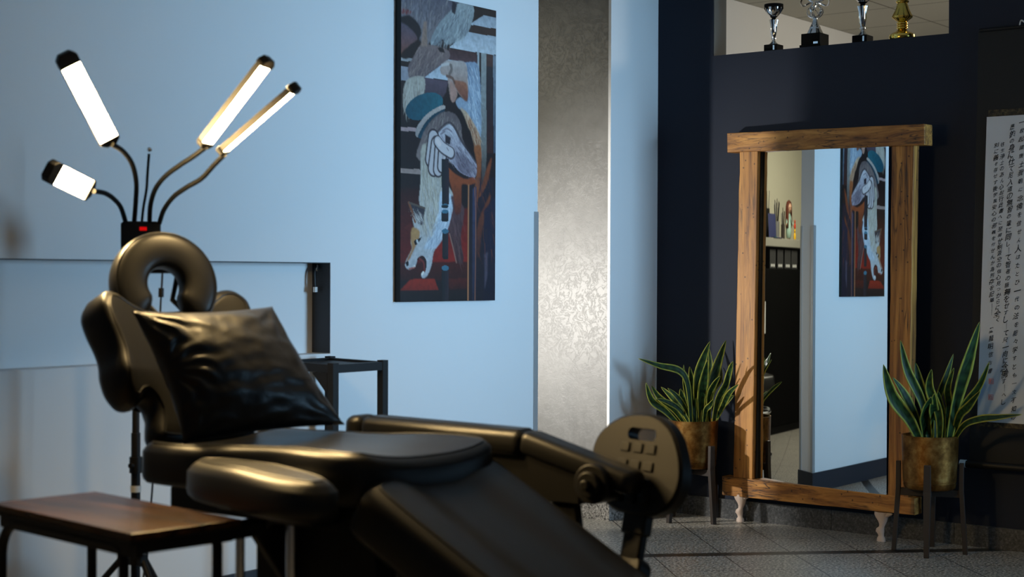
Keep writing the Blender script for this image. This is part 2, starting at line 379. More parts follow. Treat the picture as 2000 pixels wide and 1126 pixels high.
# seat
so = spline([(-.255, 3.27), (-.268, 3.19), (-.262, 3.05), (-.235, 2.92), (-.232, 2.80), (-.25, 2.70), (-.262, 2.60), (-.245, 2.515), (-.18, 2.475), (0, 2.46), (.18, 2.46), (.24, 2.50), (.262, 2.59), (.25, 2.70), (.232, 2.80), (.235, 2.92), (.262, 3.05), (.268, 3.19), (.255, 3.27), (.18, 3.32), (0, 3.33), (-.18, 3.32)], 5, True)
so = [(p.x, p.y) for p in so]
def seat_top(u, v):
    return .020*min(1, (abs(u)/.22))**2.5 - .012 + .012*math.sin((v-2.3)*5)
so = [(u*1.04, max(v, 2.37)) for u, v in so]
mb = MB(); seam = cushion(mb, so, (CX, 0, .645), (1, 0, 0), (0, 1, 0), (0, 0, 1), .112, .038, seat_top, 9)
seat = mb.build('seat', 'leather', ch, 80)
MB().tube(seam+[seam[0]], .0028, 6, False).build('piping', 'leather', seat)
# back, tilted 28 degrees from upright
bt = math.radians(62); EV = V((0, math.cos(bt), math.sin(bt))); EN = V((0, -math.sin(bt), math.cos(bt))); EU = V((1, 0, 0))
BO = V((CX, 3.48, 1.13)) - EV*.43     # v = 0 at the hinge
half = [(.165, .0), (.165, .10), (.185, .135), (.215, .115), (.25, .125), (.272, .165), (.273, .215), (.262, .26), (.262, .30), (.270, .35), (.268, .405), (.235, .447), (.185, .452), (.13, .425), (.06, .405)]
bo = [(p.x, p.y) for p in spline([(-u, v) for u, v in half[::-1]]+[(u, v) for u, v in half], 5, True)]
def back_top(u, v): return .052*(min(1, abs(u)/.26))**2*max(0, min(1, (v-.08)/.12))
mb = MB(); seam = cushion(mb, bo, BO-EN*.10, EU, EV, EN, .092, .034, back_top, 9, .045)
bk = mb.build('backrest', 'leather', ch, 80)
MB().tube(seam+[seam[0]], .0028, 6, False).build('piping', 'leather', bk)
# horseshoe headrest
HC = V((CX-.004, 3.50, 1.165)); EU0, EN0 = EU.copy(), EN.copy()
hy = Matrix.Rotation(math.radians(-17), 3, 'Z'); ht = Matrix.Rotation(math.radians(14), 3, 'X'); EU, EV, EN = hy @ EU, hy @ (ht @ EV), hy @ (ht @ EN)
mb = MB(); A0, A1, KN = math.radians(-57), math.radians(237), 46; n = 20; vs = []; fs = []
for i in range(KN+1):
    t = i/KN; a = A0+(A1-A0)*t; e = min(t, 1-t)*KN
    f = math.sqrt(max(0, 1-(1-min(1, e/4))**2)) if e < 4 else 1
    f = max(f, .02); R = .102; rw = .052*f; rt = .040*f
    c0 = EU*math.cos(a)*R*1.03+EV*math.sin(a)*R*1.02; er = (EU*math.cos(a)+EV*math.sin(a))
    for jx in range(n):
        q = 2*PI*jx/n; cq, sq = math.cos(q), math.sin(q); sg = lambda x: math.copysign(abs(x)**.62, x)
        vs.append(HC+c0+er*sg(cq)*rw+EN*sg(sq)*rt)
for i in range(KN):
    for jx in range(n):
        a = i*n+jx; b2 = i*n+(jx+1) % n; fs.append((a, a+n, b2+n, b2))
fs.append(tuple(range(n))); fs.append(tuple(KN*n+jx for jx in range(n))[::-1]); mb.add(vs, fs)
hr = mb.build('headrest', 'leather', ch, 80)
MB().tube([vs[i*n+2] for i in range(3, KN-2)], .0024, 6).build('piping', 'leather', hr)
mb = MB()
for s in (-1, 1): mb.tube([BO+EU*s*.045+EV*.30-EN*.085, HC+EU*s*.045-EV*.03-EN*.05, HC+EU*s*.07+EV*.06-EN*.04], .008, 8)
mb.tube([HC+EU*(-.07)+EV*.06-EN*.05, HC+EU*.07+EV*.06-EN*.05], .011, 8)
mb.build('headrest_bracket', 'black_metal', ch)
EU, EN = EU0, EN0; EV = V((0, math.cos(bt), math.sin(bt)))
# near arm pad, resting low beside the seat
d = V((-.235, -.97, 0)).normalized(); pe = V((-d.y, d.x, 0))
ao = [(.30*math.copysign(abs(math.cos(q))**.55, math.cos(q)), .080*math.copysign(abs(math.sin(q))**.75, math.sin(q))) for q in np.linspace(0, 2*PI, 96, endpoint=False)]
mb = MB(); seam = cushion(mb, ao, (2.535, 2.71, .640), d, pe, (0, 0, 1), .105, .046, lambda u, v: -.008*abs(u)/.3, 7)
ar = mb.build('armrest', 'leather', ch, 80)
MB().tube(seam+[seam[0]], .0025, 6, False).build('piping', 'leather', ar)
# far arm pad, raised: long straight piece and a dropped front piece
def long_pad(p0, p1, wd, th, r):
    p0, p1 = V(p0), V(p1); e = (p1-p0); Ln = e.length; e.normalize(); lat = V((1, 0, 0)); up = e.cross(lat)
    if up.z < 0: up = -up
    mb = MB(); sm = cushion(mb, rrect(0, Ln, -wd/2, wd/2, min(.03, wd*.35)), p0-up*th, e, lat, up, th, r); return mb, sm
far = []
mb, sm = long_pad((3.335, 3.10, .788), (3.335, 2.50, .783), .10, .072, .03); f1 = mb.build('armrest', 'leather', ch, 80)
MB().tube(sm+[sm[0]], .0022, 6, False).build('piping', 'leather', f1)
mb = MB(); sm2 = cushion(mb, rrect(0, .07, -.053, .053, .03), (3.335, 3.16, .712), (0, -1, 0), (1, 0, 0), (0, 0, 1), .076, .03); mb.build('armrest_end', 'leather', f1, 80)
mb, sm = long_pad((3.335, 2.515, .785), (3.335, 2.15, .694), .09, .06, .024); mb.build('armrest_front', 'leather', f1, 80)
mb = MB(); mb.obox((3.30, 2.62, .60), (.05, 0, 0), (0, -.30, 0), (0, 0, .12)); mb.tube([(3.27, 2.265, .662), (3.36, 2.265, .662)], .052, 28); mb.tube([(3.255, 2.265, .662), (3.272, 2.265, .662)], .034, 24)
mb.tube([(3.24, 2.265, .662), (3.257, 2.265, .662)], .014, 16); mb.obox((3.31, 2.34, .60), (.03, 0, 0), (0, -.02, -.16), (0, .08, .02))
mb.build('arm_bracket', 'black_plastic', ch, bevel=.004)
# leg rest, sloping down towards the foot end
le = V((0, -math.cos(math.radians(27.5)), -math.sin(math.radians(27.5)))); ln_ = V((0, -math.sin(math.radians(27.5)), math.cos(math.radians(27.5))))
lo = [(p.x, p.y) for p in spline([(-.272, .04), (-.25, .0), (-.18, -.025), (-.05, -.04), (.05, -.045), (.18, -.05), (.25, -.035), (.272, .01), (.275, .15), (.27, .40), (.265, .70), (.24, .76), (0, .77), (-.24, .76), (-.265, .70), (-.27, .40), (-.275, .15)], 5, True)]
def leg_top(u, v): return -.022*math.exp(-(u/.12)**4)+.006
mb = MB(); seam = cushion(mb, lo, V((CX, 2.475, .712))-ln_*.13, (1, 0, 0), le, ln_, .13, .045, leg_top, 9)
lr = mb.build('leg_rest', 'leather', ch, 80)
MB().tube(seam+[seam[0]], .0026, 6, False).build('piping', 'leather', lr)
# foot plate with hand slot and embossed tread
fo = [(p.x, p.y) for p in spline([(0, .133), (.07, .120), (.125, .080), (.163, .01), (.168, -.05), (.142, -.10), (.08, -.130), (0, -.136), (-.08, -.122), (-.14, -.075), (-.176, .0), (-.162, .065), (-.09, .116)], 6, True)]
slot = rrect(-.046, .060, .060, .092, .0155, 6)
bm = bmesh.new(); en = V((-.95, .22, .22)).normalized(); eu = V((-.2256, -.9742, 0)).normalized(); ev = en.cross(eu)
if ev.z < 0: ev = -ev
fp0 = V((3.42, 2.209, .706))
def loop(pts, off): return [bm.verts.new(fp0+eu*p[0]+ev*p[1]+en*off) for p in pts]
fi = [(p[0]*.95, p[1]*.94) for p in fo]
oa = loop(fi, .018); ob = loop(fo, .010); oc = loop(fo, -.022); ia = loop(slot, .018); ic = loop(slot, -.022)
for A, B in ((oa, ob), (ob, oc)):
    for i in range(len(A)): bm.faces.new((A[i], B[i], B[(i+1) % len(A)], A[(i+1) % len(A)]))
for i in range(len(ia)): bm.faces.new((ia[i], ia[(i+1) % len(ia)], ic[(i+1) % len(ic)], ic[i]))
def fill(A, B):
    ed = []
    for Lp in (A, B):
        for i in range(len(Lp)):
            e = bm.edges.get((Lp[i], Lp[(i+1) % len(Lp)])) or bm.edges.new((Lp[i], Lp[(i+1) % len(Lp)])); ed.append(e)
    bmesh.ops.triangle_fill(bm, use_beauty=True, edges=ed)
fill(oa, ia); fill(oc, ic); bmesh.ops.recalc_face_normals(bm, faces=bm.faces[:])
me = bpy.data.meshes.new('foot_plate'); 
for v in bm.verts: v.co -= ch.location
bm.to_mesh(me); bm.free(); me.materials.append(MATS['black_plastic']); me.polygons.foreach_set('use_smooth', [True]*len(me.polygons)); me.set_sharp_from_angle(angle=math.radians(35))
fpo = bpy.data.objects.new('foot_plate', me); COL.objects.link(fpo); fpo.parent = ch
mb = MB()
for rr, v0 in enumerate((.026, -.020, -.064, -.106)):
    for cc, u0 in enumerate((-.062, -.014, .034)):
        mb.obox(fp0+eu*u0+ev*v0+en*.0172, eu*.034, ev*.026, en*.0055)
tr = mb.build('tread_blocks', 'black_plastic', fpo, 30, bevel=.003)
mb = MB(); mb.obox(fp0+eu*(-.02)+ev*(-.185)-en*.02, eu*.085, ev*.09, en*.034); mb.obox(fp0+eu*(-.012)+ev*(-.26)-en*.016, eu*.07, ev*.09, en*.026)
mb.tube([fp0+eu*.03+ev*(-.27)+en*.02, fp0+eu*.03+ev*(-.29)-en*.03], .045, 22); mb.obox((3.10, 2.20, .425), (.33, 0, 0), (0, .05, 0), (0, 0, .03))
mb.build('foot_bracket', 'black_plastic', ch, bevel=.006)
# frame and base
mb = MB(); mb.box((2.71, 2.46, .575), (3.10, 3.24, .632)); mb.box((2.66, 2.62, .60), (3.20, 3.00, .633)); mb.obox((2.60, 2.60, .598), (.74, 0, 0), (0, .12, 0), (0, 0, .03))
mb.obox((2.80, 2.56, .47), (.26, 0, 0), (0, -.30, -.155), (0, .04, .06))
mb.tube([BO+EU*(-.13)-EN*.09+EV*.02, BO+EU*(-.13)-EN*.095+EV*.36], .016, 8); mb.tube([BO+EU*.13-EN*.09+EV*.02, BO+EU*.13-EN*.095+EV*.36], .016, 8)
mb.build('seat_frame', 'black_metal', ch, bevel=.004)
mb = MB(); mb.box((2.74, 2.52, .055), (3.10, 2.94, .575)); mb.add([(2.60, 2.80, .575), (2.74, 2.80, .575), (2.74, 2.80, .40), (2.60, 2.83, .575), (2.74, 2.83, .575), (2.74, 2.83, .40)], [(0, 2, 1), (3, 4, 5), (0, 1, 4, 3), (1, 2, 5, 4), (2, 0, 3, 5)])
mb.build('column', 'black_metal', ch, bevel=.006)
mb = MB(); mb.box((2.58, 2.30, 0.0), (3.22, 3.18, .055)); mb.build('base', 'black_metal', ch, bevel=.012)
for x, y, r in ((2.558, 2.80, .0115), (2.642, 2.71, .014)):
    MB().tube([(x, y, .03), (x, y, .60)], r, 16).build('lift_rod', 'chrome', ch)['label'] = 'chrome lifting rod'
MB().box((2.50, 2.77, .565), (2.62, 2.83, .60)).build('rod_clamp', 'black_metal', ch, bevel=.004)
MB().box((2.545, 2.70, 0.0), (2.60, 2.84, .04)).build('rod_foot', 'black_metal', ch, bevel=.004)
MB().tube(spline([(2.80, 2.50, .60), (2.80, 2.505, .45), (2.795, 2.503, .30), (2.80, 2.49, .09)], 6), .006, 8).build('hose', 'grey_plastic', ch)
MB().tube(spline([(2.72, 3.20, .60), (2.70, 3.24, .53), (2.715, 3.26, .505), (2.735, 3.27, .54), (2.74, 3.25, .60)], 6), .005, 8).build('cable_loop', 'cord', ch)

# ------------------------------------------------------------------ pillow
C4 = [V((2.675, 3.145, .754)), V((3.178, 3.045, .774)), V((3.09, 3.25, 1.107)), V((2.585, 3.245, 1.102))]
nP = (C4[1]-C4[0]).cross(C4[3]-C4[0]).normalized()
if nP.y > 0: nP = -nP
NG = 56; mb = MB(); vs = []; fs = []
def pil_pt(a, c, side):
    ex = 4*a*(1-a); ey = 4*c*(1-c)
    # sides pull in between the corners
    aa = a + (.5-a)*.10*ey*(1-ex)*1.0; cc = c + (.5-c)*.06*ex*(1-ey)
    p = (C4[0]*(1-aa)+C4[1]*aa)*(1-cc)+(C4[3]*(1-aa)+C4[2]*aa)*cc
    hgt = .092*(max(0, ex*ey))**.36*(.55+.45*min(1, (ex*ey)**.5*1.1))
    rr = math.hypot(a-0, c-1); fold = 0
    for (ca, cc2, amp) in ((0, 1, 1.0), (1, 1, .55), (0, 0, .6), (1, 0, .4), (0, .55, .8)):
        dx, dy = a-ca, c-cc2; R = math.hypot(dx, dy)+1e-6; th = math.atan2(dy, dx)
        fold += amp*.008*math.sin(th*13+2.5*noise.noise((R*7, ca*3, cc2)))*math.exp(-((R-.16)/.14)**2)
    fold += .006*noise.noise((a*5, c*9, 3.1))+.003*noise.noise((a*12, c*14, 8.2))
    fold += .004*math.sin(c*24+3*noise.noise((a*4, c*3, 1)))*max(0, .55-a)*(1.2 if .35 < c < .9 else .4)
    return p + nP*side*(hgt + fold*min(1, ex*ey*5))
for side in (1, -1):
    for i in range(NG+1):
        for jx in range(NG+1): vs.append(pil_pt(i/NG, jx/NG, side))
off = (NG+1)**2
for i in range(NG):
    for jx in range(NG):
        a = i*(NG+1)+jx; q = (a, a+NG+1, a+NG+2, a+1); fs.append(q); fs.append(tuple(k+off for k in q[::-1]))
mb.add(vs, fs); pw = mb.build('pillow', 'pillow_leather', None, 180)
bm = bmesh.new(); bm.from_mesh(pw.data); bmesh.ops.remove_doubles(bm, verts=bm.verts, dist=1e-5); bmesh.ops.recalc_face_normals(bm, faces=bm.faces); bm.to_mesh(pw.data); bm.free()
tag(pw, 'square black leather pillow leaning on the treatment chair back', 'pillow')

# ------------------------------------------------------------------ small wooden table (left front)
TZ = .63; A_, B_, D_ = [on_plane(x, y, (0, 0, TZ), (0, 0, 1)) for x, y in ((256, 1042), (472, 1013), (213, 956))]
tx = (B_-A_).normalized(); lx = (B_-A_).length; ty = (D_-B_); ty = (ty-tx*ty.dot(tx)); ly = ty.length; ty.normalize()
tb = thing('side_table', (A_.x, A_.y, 0), 'low side table with rustic brown wooden top on black tube legs', 'table')
mb = MB(); mb.obox(A_-V((0, 0, .018)), tx*lx, ty*ly, V((0, 0, .018))); mb.build('tabletop', 'table_wood', tb, 0, .002)
mb = MB(); mb.obox(A_-V((0, 0, .026))-tx*.001-ty*.001, tx*(lx+.002), ty*(ly+.002), V((0, 0, .0075))); mb.build('top_edge', 'black_metal', tb, 0)
for k, s in enumerate((.022, lx-.022)):
    zt = TZ-.04; q = A_+tx*s; base = V((q.x, q.y, 0))
    pa, pb = .065, ly-.02
    pts = [base+ty*pa, base+ty*pa+V((0, 0, zt-.03)), base+ty*(pa+.004)+V((0, 0, zt-.008)), base+ty*(pa+.03)+V((0, 0, zt))]
    pts += [base+ty*(pb-.09)+V((0, 0, zt))]+[base+ty*(pb-.09+.09*math.sin(a))+V((0, 0, zt-.09+.09*math.cos(a))) for a in (.25, .5, .75, 1.0, 1.25, 1.5)]+[base+ty*pb+V((0, 0, zt-.12)), base+ty*pb]
    MB().tube(pts, .0125, 12).build('leg_frame', 'black_metal', tb)
mb = MB(); mb.obox(A_+tx*.012-V((0, 0, .056)), tx*.02, ty*(ly-.03), V((0, 0, .032))); mb.obox(A_+tx*.012+ty*.01-V((0, 0, .05)), tx*(lx-.03), ty*.02, V((0, 0, .026)))
mb.build('apron', 'black_metal', tb, 0)

# ------------------------------------------------------------------ tall black metal table by the wall
bt_ = thing('metal_table', (4.075, 4.0, 0), 'tall slim black metal table standing against the pale wall', 'table')
for x, y in ((3.945, 3.84), (4.205, 3.84), (4.268, 4.17), (4.008, 4.17)):
    MB().box((x-.0145, y-.0145, 0), (x+.0145, y+.0145, .886)).build('leg', 'black_metal', bt_, 0, .001)
MB().obox((3.955, 3.85, .862), (.24, 0, 0), (.060, .31, 0), (0, 0, .010)).build('tabletop', 'black_metal', bt_, 0)
mb = MB()
mb.obox((3.96, 3.828, .85), (.23, 0, 0), (0, .024, 0), (0, 0, .03)); mb.obox((4.023, 4.158, .85), (.23, 0, 0), (0, .024, 0), (0, 0, .03))
for x in (3.933, 4.193): mb.obox((x+.002, 3.855, .85), (.024, 0, 0), (.058, .30, 0), (0, 0, .03))
mb.build('rail', 'black_metal', bt_, 0)
mb = MB(); mb.add([(3.93, 3.855, .85), (3.93, 3.93, .85), (3.93, 3.855, .775), (3.96, 3.855, .85), (3.96, 3.93, .85), (3.96, 3.855, .775)], [(0, 1, 2), (5, 4, 3), (0, 3, 4, 1), (1, 4, 5, 2), (2, 5, 3, 0)]); mb.build('corner_brace', 'black_metal', bt_, 0)

# ------------------------------------------------------------------ hanging cable in the niche
p = on_plane(614, 520, (NX-.012, 0, 0), (1, 0, 0))
y0 = YL+.045
pts = spline([(NX-.01, y0+.03, 1.238), (NX-.018, y0+.02, 1.225), (NX-.026, y0+.015, 1.208), (NX-.028, y0+.012, 1.165), (NX-.025, y0+.012, 1.150)], 6)
cb = MB().tube(pts, .0035, 8).build('cable', 'cord'); tag(cb, 'short loose black cable hanging at the end of the wall niche', 'cable')
MB().obox((NX-.032, y0+.006, 1.130), (.013, 0, 0), (0, .012, 0), (0, 0, .020)).build('connector', 'white_plastic', cb, 0)['label'] = 'white plug connector'
MB().tube(spline([(NX-.008, y0+.02, 1.236), (NX-.014, y0+.012, 1.230), (NX-.018, y0+.014, 1.219), (NX-.012, y0+.018, 1.214)], 5), .0025, 6).build('wire_curl', 'white_plastic', cb)

# ------------------------------------------------------------------ four-headed floor lamp behind the chair
LD = 4.85
PX, PY = 3.117, 3.891
fl = thing('floor_lamp', (PX, PY, 0), 'black tripod floor lamp with four glowing bar heads on flexible necks', 'lamp')
MB().tube([(PX, PY, .16), (PX, PY, .70)], .0145, 16).build('pole', 'black_metal', fl)
MB().tube([(PX, PY, .62), (PX, PY, 1.30)], .0115, 16).build('upper_pole', 'black_metal', fl)
mb = MB(); mb.tube([(PX, PY, .575), (PX, PY, .625)], .020, 16); mb.tube([(PX-.03, PY-.01, .60), (PX, PY, .60)], .008, 10); mb.build('pole_clamp', 'black_plastic', fl)
mb = MB(); mb.tube([(PX, PY, .515), (PX, PY, .535)], .017, 16); mb.build('pole_ring', 'white_plastic', fl)
mb = MB(); mb.tube([(PX, PY, .29), (PX, PY, .325)], .030, 16); 
for k in range(3): a = math.radians(20+120*k); mb.obox((PX+.02*math.cos(a)-.012*math.sin(a)*-1-.0, PY+.02*math.sin(a)-.012*math.cos(a), .288), V((math.cos(a), math.sin(a), 0))*.035, V((-math.sin(a), math.cos(a), 0))*.024, V((0, 0, .036)))
mb.build('leg_hub', 'black_plastic', fl)
for k in range(3):
    a = math.radians(20+120*k); ca, sa = math.cos(a), math.sin(a)
    lg = MB().tube([(PX+.045*ca, PY+.045*sa, .305), (PX+.30*ca, PY+.30*sa, .010)], .010, 10).build('leg', 'black_metal', fl)
    MB().tube([(PX+.018*ca, PY+.018*sa, .16), (PX+.155*ca, PY+.155*sa, .178)], .006, 8).build('strut', 'black_metal', lg)
tc = (V((CAM.x, CAM.y, 1.2))-V((PX, PY, 1.25))).normalized()     # the box faces the room
bx = V((0, 0, 1)).cross(tc).normalized(); bc = at_depth(275, 455, LD)
mb = MB()
o = [(-.061, -.06), (.061, -.06), (.061, .025), (.052, .037), (-.052, .037), (-.061, .03)]
prism(mb, o, bc-tc*.02, bx, V((0, 0, 1)), tc, .042); box_ = mb.build('control_box', 'black_plastic', fl, 0, .004)
MB().obox(bc-bx*.004+V((0, 0, .008))+tc*.022, bx*.022, V((0, 0, .011)), tc*.002).build('display', 'red_display', box_, 0)['label'] = 'red display'
def neck(px, r=.0075, name='gooseneck', dd=0):
    pts = spline([at_depth(x, y, LD+dd*k/(len(px)-1)) for k, (x, y) in enumerate(px)], 8)
    return MB().tube(pts, r, 10).build(name, 'neck_black', fl)
def head(base, tip, width, nrm, name_l, cap=.035):
    base, tip = V(base), V(tip); a = (tip-base); Ln = a.length; a.normalize(); n = V(nrm); n = (n-a*n.dot(a)).normalized(); w = a.cross(n); T = .022
    mb = MB(); prism(mb, rrect(0, Ln-cap, -width/2, width/2, .004, 3), base-n*T, a, w, n, T-.004); sh = mb.build('lamp_head', 'lamp_shell', fl, 40)
    mb = MB(); prism(mb, [(.008, -width/2+.002), (Ln-cap-.001, -width/2+.002), (Ln-cap-.001, width/2-.002), (.008, width/2-.002)], base-n*.0045, a, w, n, .0010); mb.build('diffuser', 'lamp_light', sh, 0)
    mb = MB(); prism(mb, [(Ln-cap, -width/2-.0015), (Ln-.014, -width/2-.0015), (Ln, -width/2+.012), (Ln, width/2-.012), (Ln-.014, width/2+.0015), (Ln-cap, width/2+.0015)], base-n*(T+.003), a, w, n, T+.006); mb.build('end_cap', 'black_plastic', sh, 30, .003)
    mb = MB(); prism(mb, [(-.012, -.014), (-.012, .014), (.0, width/2+.001), (.008, width/2+.001), (.008, -width/2-.001), (0, -width/2-.001)], base-n*(T+.002), a, w, n, T+.003); mb.build('end_collar', 'black_plastic', sh, 0, .002)
    return sh
toc = -FW
hA = head(at_depth(216, 277, LD-.46), at_depth(126, 104, LD-.59), .058, toc*.6+V((0, -1, -.55)), 'a', .04)
dn = RT*.95-UP*.75
hC = head(at_depth(404, 285, LD-.46), at_depth(531, 118, LD-.54), .050, toc*.50+dn*1.0, 'c', .028)
hD = head(at_depth(440, 300, LD-.46), at_depth(587, 172, LD-.54), .042, toc*.12+dn*1.0, 'd', .026)
hB = head(at_depth(178, 373, LD-.34), at_depth(99, 334, LD-.54), .064, toc*.6+V((0, -.8, -.25)), 'b', .04)
neck([(246, 436), (236, 405), (222, 388), (205, 377), (183, 373)], dd=-.34)
neck([(262, 434), (265, 395), (266, 355), (258, 320), (240, 295), (218, 281)], dd=-.46)
neck([(292, 434), (294, 400), (304, 368), (324, 343), (352, 322), (378, 305), (402, 287)], dd=-.46)
neck([(311, 436), (320, 410), (338, 385), (364, 366), (394, 348), (418, 322), (438, 302)], dd=-.46)
neck([(277, 434), (280, 405), (286, 370), (288, 340), (291, 300)], .0042, 'phone_arm')
b_ = MB().lathe(at_depth(292, 292, LD), [(0, -.008), (.006, -.006), (.0085, 0), (.006, .006), (0, .008)], 14).build('arm_knob', 'chrome', fl)
pts = spline([at_depth(x, y, LD+.03) for x, y in ((318, 470), (317, 535), (315, 572), (313, 610), (308, 760), (303, 830), (300, 900), (297, 960), (290, 1040), (287, 1090), (281, 1120), (275, 1180))], 6)
pcord = MB().tube(pts, .0032, 8).build('power_cord', 'cord', fl)
MB().tube([at_depth(315, 562, LD+.03), at_depth(314.5, 580, LD+.03)], .0085, 12).build('inline_switch', 'black_plastic', pcord)

# ------------------------------------------------------------------ painting on the pale wall
UX0, UX1, UZ0, UZ1, PYF = 4.712, 5.336, 1.089, 2.358, YL-.032
PW, PH = 190, 400
def wall_uv(x, y):
    q = on_plane(x, y, (0, PYF, 0), (0, 1, 0)); return ((q.x-UX0)/(UX1-UX0), (UZ1-q.z)/(UZ1-UZ0))
def A(x, y): return wall_uv(740+x/3.753, y/3.753)
def B(x, y): return wall_uv(740+x/3.753, 300+y/3.753)
gx, gy = np.meshgrid((np.arange(PW)+.5)/PW, (np.arange(PH)+.5)/PH)
AS = (UZ1-UZ0)/(UX1-UX0)
img = np.zeros((PH, PW, 3)); img[:] = lin(30, 20, 20)
def blur(mk, k):
    for _ in range(k):
        p = np.pad(mk, 1, mode='edge'); mk = (p[1:-1, 1:-1]*2+p[:-2, 1:-1]+p[2:, 1:-1]+p[1:-1, :-2]+p[1:-1, 2:])/6
    return mk
def mask(P):
    mk = np.zeros((PH, PW), bool); n = len(P)
    for i in range(n):
        (x1, y1), (x2, y2) = P[i], P[(i+1) % n]
        if y1 == y2: continue
        cnd = ((y1 > gy) != (y2 > gy)) & (gx < (x2-x1)*(gy-y1)/(y2-y1)+x1); mk ^= cnd
    return mk.astype(float)
NZ = blur(np.random.rand(PH, PW), 3)-.5; NZ2 = blur(np.random.rand(PH, PW), 12)-.5
def poly(P, col, col2=None, soft=1, alpha=1, smooth=True, tex=.25, dirv=(0, 1)):
    P = [(p[0], p[1]) for p in P]
    if smooth and len(P) > 4: P = [(p.x, p.y) for p in spline(P, 4, True)]
    mk = blur(mask(P), soft)*alpha
    c1 = np.array(lin(*col)); c = np.ones((PH, PW, 3))*c1
    if col2:
        c2 = np.array(lin(*col2)); pr_ = gx*dirv[0]+gy*AS*dirv[1]; sel = mk > .5
        if sel.any():
            lo_, hi_ = pr_[sel].min(), pr_[sel].max(); t = np.clip((pr_-lo_)/(hi_-lo_+1e-6), 0, 1)[..., None]; c = c1*(1-t)+c2*t
    c = c*(1+tex*(NZ*2.5+NZ2*5))[..., None]
    img[:] = img*(1-mk[..., None])+np.clip(c, 0, 1)*mk[..., None]
def stroke(pts, wd, col, alpha=1):
    pts = spline([(p[0], p[1], 0) for p in pts], 4) if len(pts) > 2 else [V((p[0], p[1], 0)) for p in pts]
    dm = np.full((PH, PW), 9.)
    for a, b2 in zip(pts[:-1], pts[1:]):
        ax, ay, bx2, by = a.x, a.y*AS, b2.x, b2.y*AS; dx, dy = bx2-ax, by-ay; L2 = dx*dx+dy*dy+1e-12
        t = np.clip(((gx-ax)*dx+(gy*AS-ay)*dy)/L2, 0, 1); dm = np.minimum(dm, np.hypot(gx-ax-t*dx, gy*AS-ay-t*dy))
    mk = np.clip((wd-dm)/.004+.5, 0, 1)*alpha
    img[:] = img*(1-mk[..., None])+np.array(lin(*col))*mk[..., None]
def fur(region, n, ln, cols, dirf, wd=.0035, alpha=.6):
    us = [p[0] for p in region]; vs_ = [p[1] for p in region]; mk = mask([(p[0], p[1]) for p in region]); k = 0
    while k < n:
        u, v = random.uniform(min(us), max(us)), random.uniform(min(vs_), max(vs_))
        iy, ix = int(v*PH), int(u*PW); k += .2
        if not (0 <= iy < PH and 0 <= ix < PW) or mk[iy, ix] < .5: continue
        k += .8; d = dirf(u, v)+random.uniform(-.35, .35); L_ = ln*random.uniform(.5, 1.2)
        x0, x1 = max(0, int((u-L_-.02)*PW)), min(PW, int((u+L_+.02)*PW)); y0_, y1_ = max(0, int((v-L_/AS-.01)*PH)), min(PH, int((v+L_/AS+.01)*PH))
        if x1 <= x0 or y1_ <= y0_: continue
        cu, sv = math.cos(d)*L_, math.sin(d)*L_/AS; sub = img[y0_:y1_, x0:x1]; X_, Y_ = gx[y0_:y1_, x0:x1], gy[y0_:y1_, x0:x1]
        t = np.clip(((X_-u)*cu+(Y_-v)*AS*sv*AS)/(cu*cu+sv*sv*AS*AS+1e-9), 0, 1); bend = .25*L_*t*t
        dm = np.hypot(X_-u-t*cu-bend*math.sin(d), (Y_-v-t*sv)*AS); m_ = np.clip((wd-dm)/.004+.5, 0, 1)*alpha*(1-.5*t)
        c = np.array(lin(*random.choice(cols))); sub[:] = sub*(1-m_[..., None])+c*m_[..., None]
# ground tones of the lower half: dark room with deep red
poly([B(100, -150), B(900, -150), B(900, 1150), B(100, 1150)], (32, 18, 18), (22, 14, 18), smooth=False)
poly([B(130, 250), B(460, 250), B(460, 800), B(130, 860)], (38, 16, 15), (96, 20, 14), 6, smooth=False)
poly([B(500, 420), B(660, 400), B(660, 800), B(480, 800)], (92, 20, 16), (130, 24, 15), 4, smooth=False)
poly([B(400, 500), B(520, 450), B(520, 800), B(360, 800)], (118, 24, 16), (125, 24, 15), 6, smooth=False)
poly([B(130, 800), B(650, 795), B(650, 930), B(130, 930)], (66, 18, 14), (48, 18, 16), 2, smooth=False)
poly([B(150, 1010), B(235, 922), B(410, 920), B(440, 1003)], (142, 38, 22), (120, 30, 20), 1, smooth=False)
poly([B(500, 918), B(650, 915), B(650, 995), B(520, 1000)], (80, 24, 18), (52, 20, 18), 2, smooth=False)
poly([B(100, 1005), B(660, 1000), B(660, 1120), B(100, 1120)], (30, 20, 22), (22, 16, 20), 1, smooth=False)
# planks and posts
poly([A(560, -50), A(900, -50), A(900, 140), A(853, 130), A(770, 115), A(650, 190)], (34, 24, 24), smooth=False)
poly([A(665, 182), A(770, 115), A(900, 140), A(900, 223), A(853, 213)], (150, 158, 166), (170, 178, 186), 0, smooth=False)
poly([A(640, 195), A(665, 182), A(853, 213), A(900, 222), A(900, 280), A(853, 270), A(655, 238)], (46, 32, 31), smooth=False, soft=0)
poly([A(515, 352), A(655, 236), A(900, 280), A(900, 412), A(790, 396), A(720, 386)], (160, 168, 176), (185, 192, 198), 0, smooth=False)
poly([A(512, 356), A(722, 388), A(722, 500), A(512, 440)], (60, 38, 40), (80, 56, 62), 0, smooth=False)
poly([A(335, 570), A(512, 437), A(660, 470), A(660, 610)], (165, 175, 185), (178, 186, 194), 0, smooth=False)
poly([A(336, 572), A(510, 597), A(495, 680), A(440, 760), A(336, 740)], (84, 70, 82), (60, 48, 56), 1, smooth=False)
poly([A(790, 396), A(840, 404), A(840, 500), A(790, 490)], (66, 44, 42), soft=0, smooth=False)
poly([A(790, 490), A(840, 495), A(838, 1126), A(790, 1126)], (34, 38, 46), (60, 30, 26), 1, smooth=False)
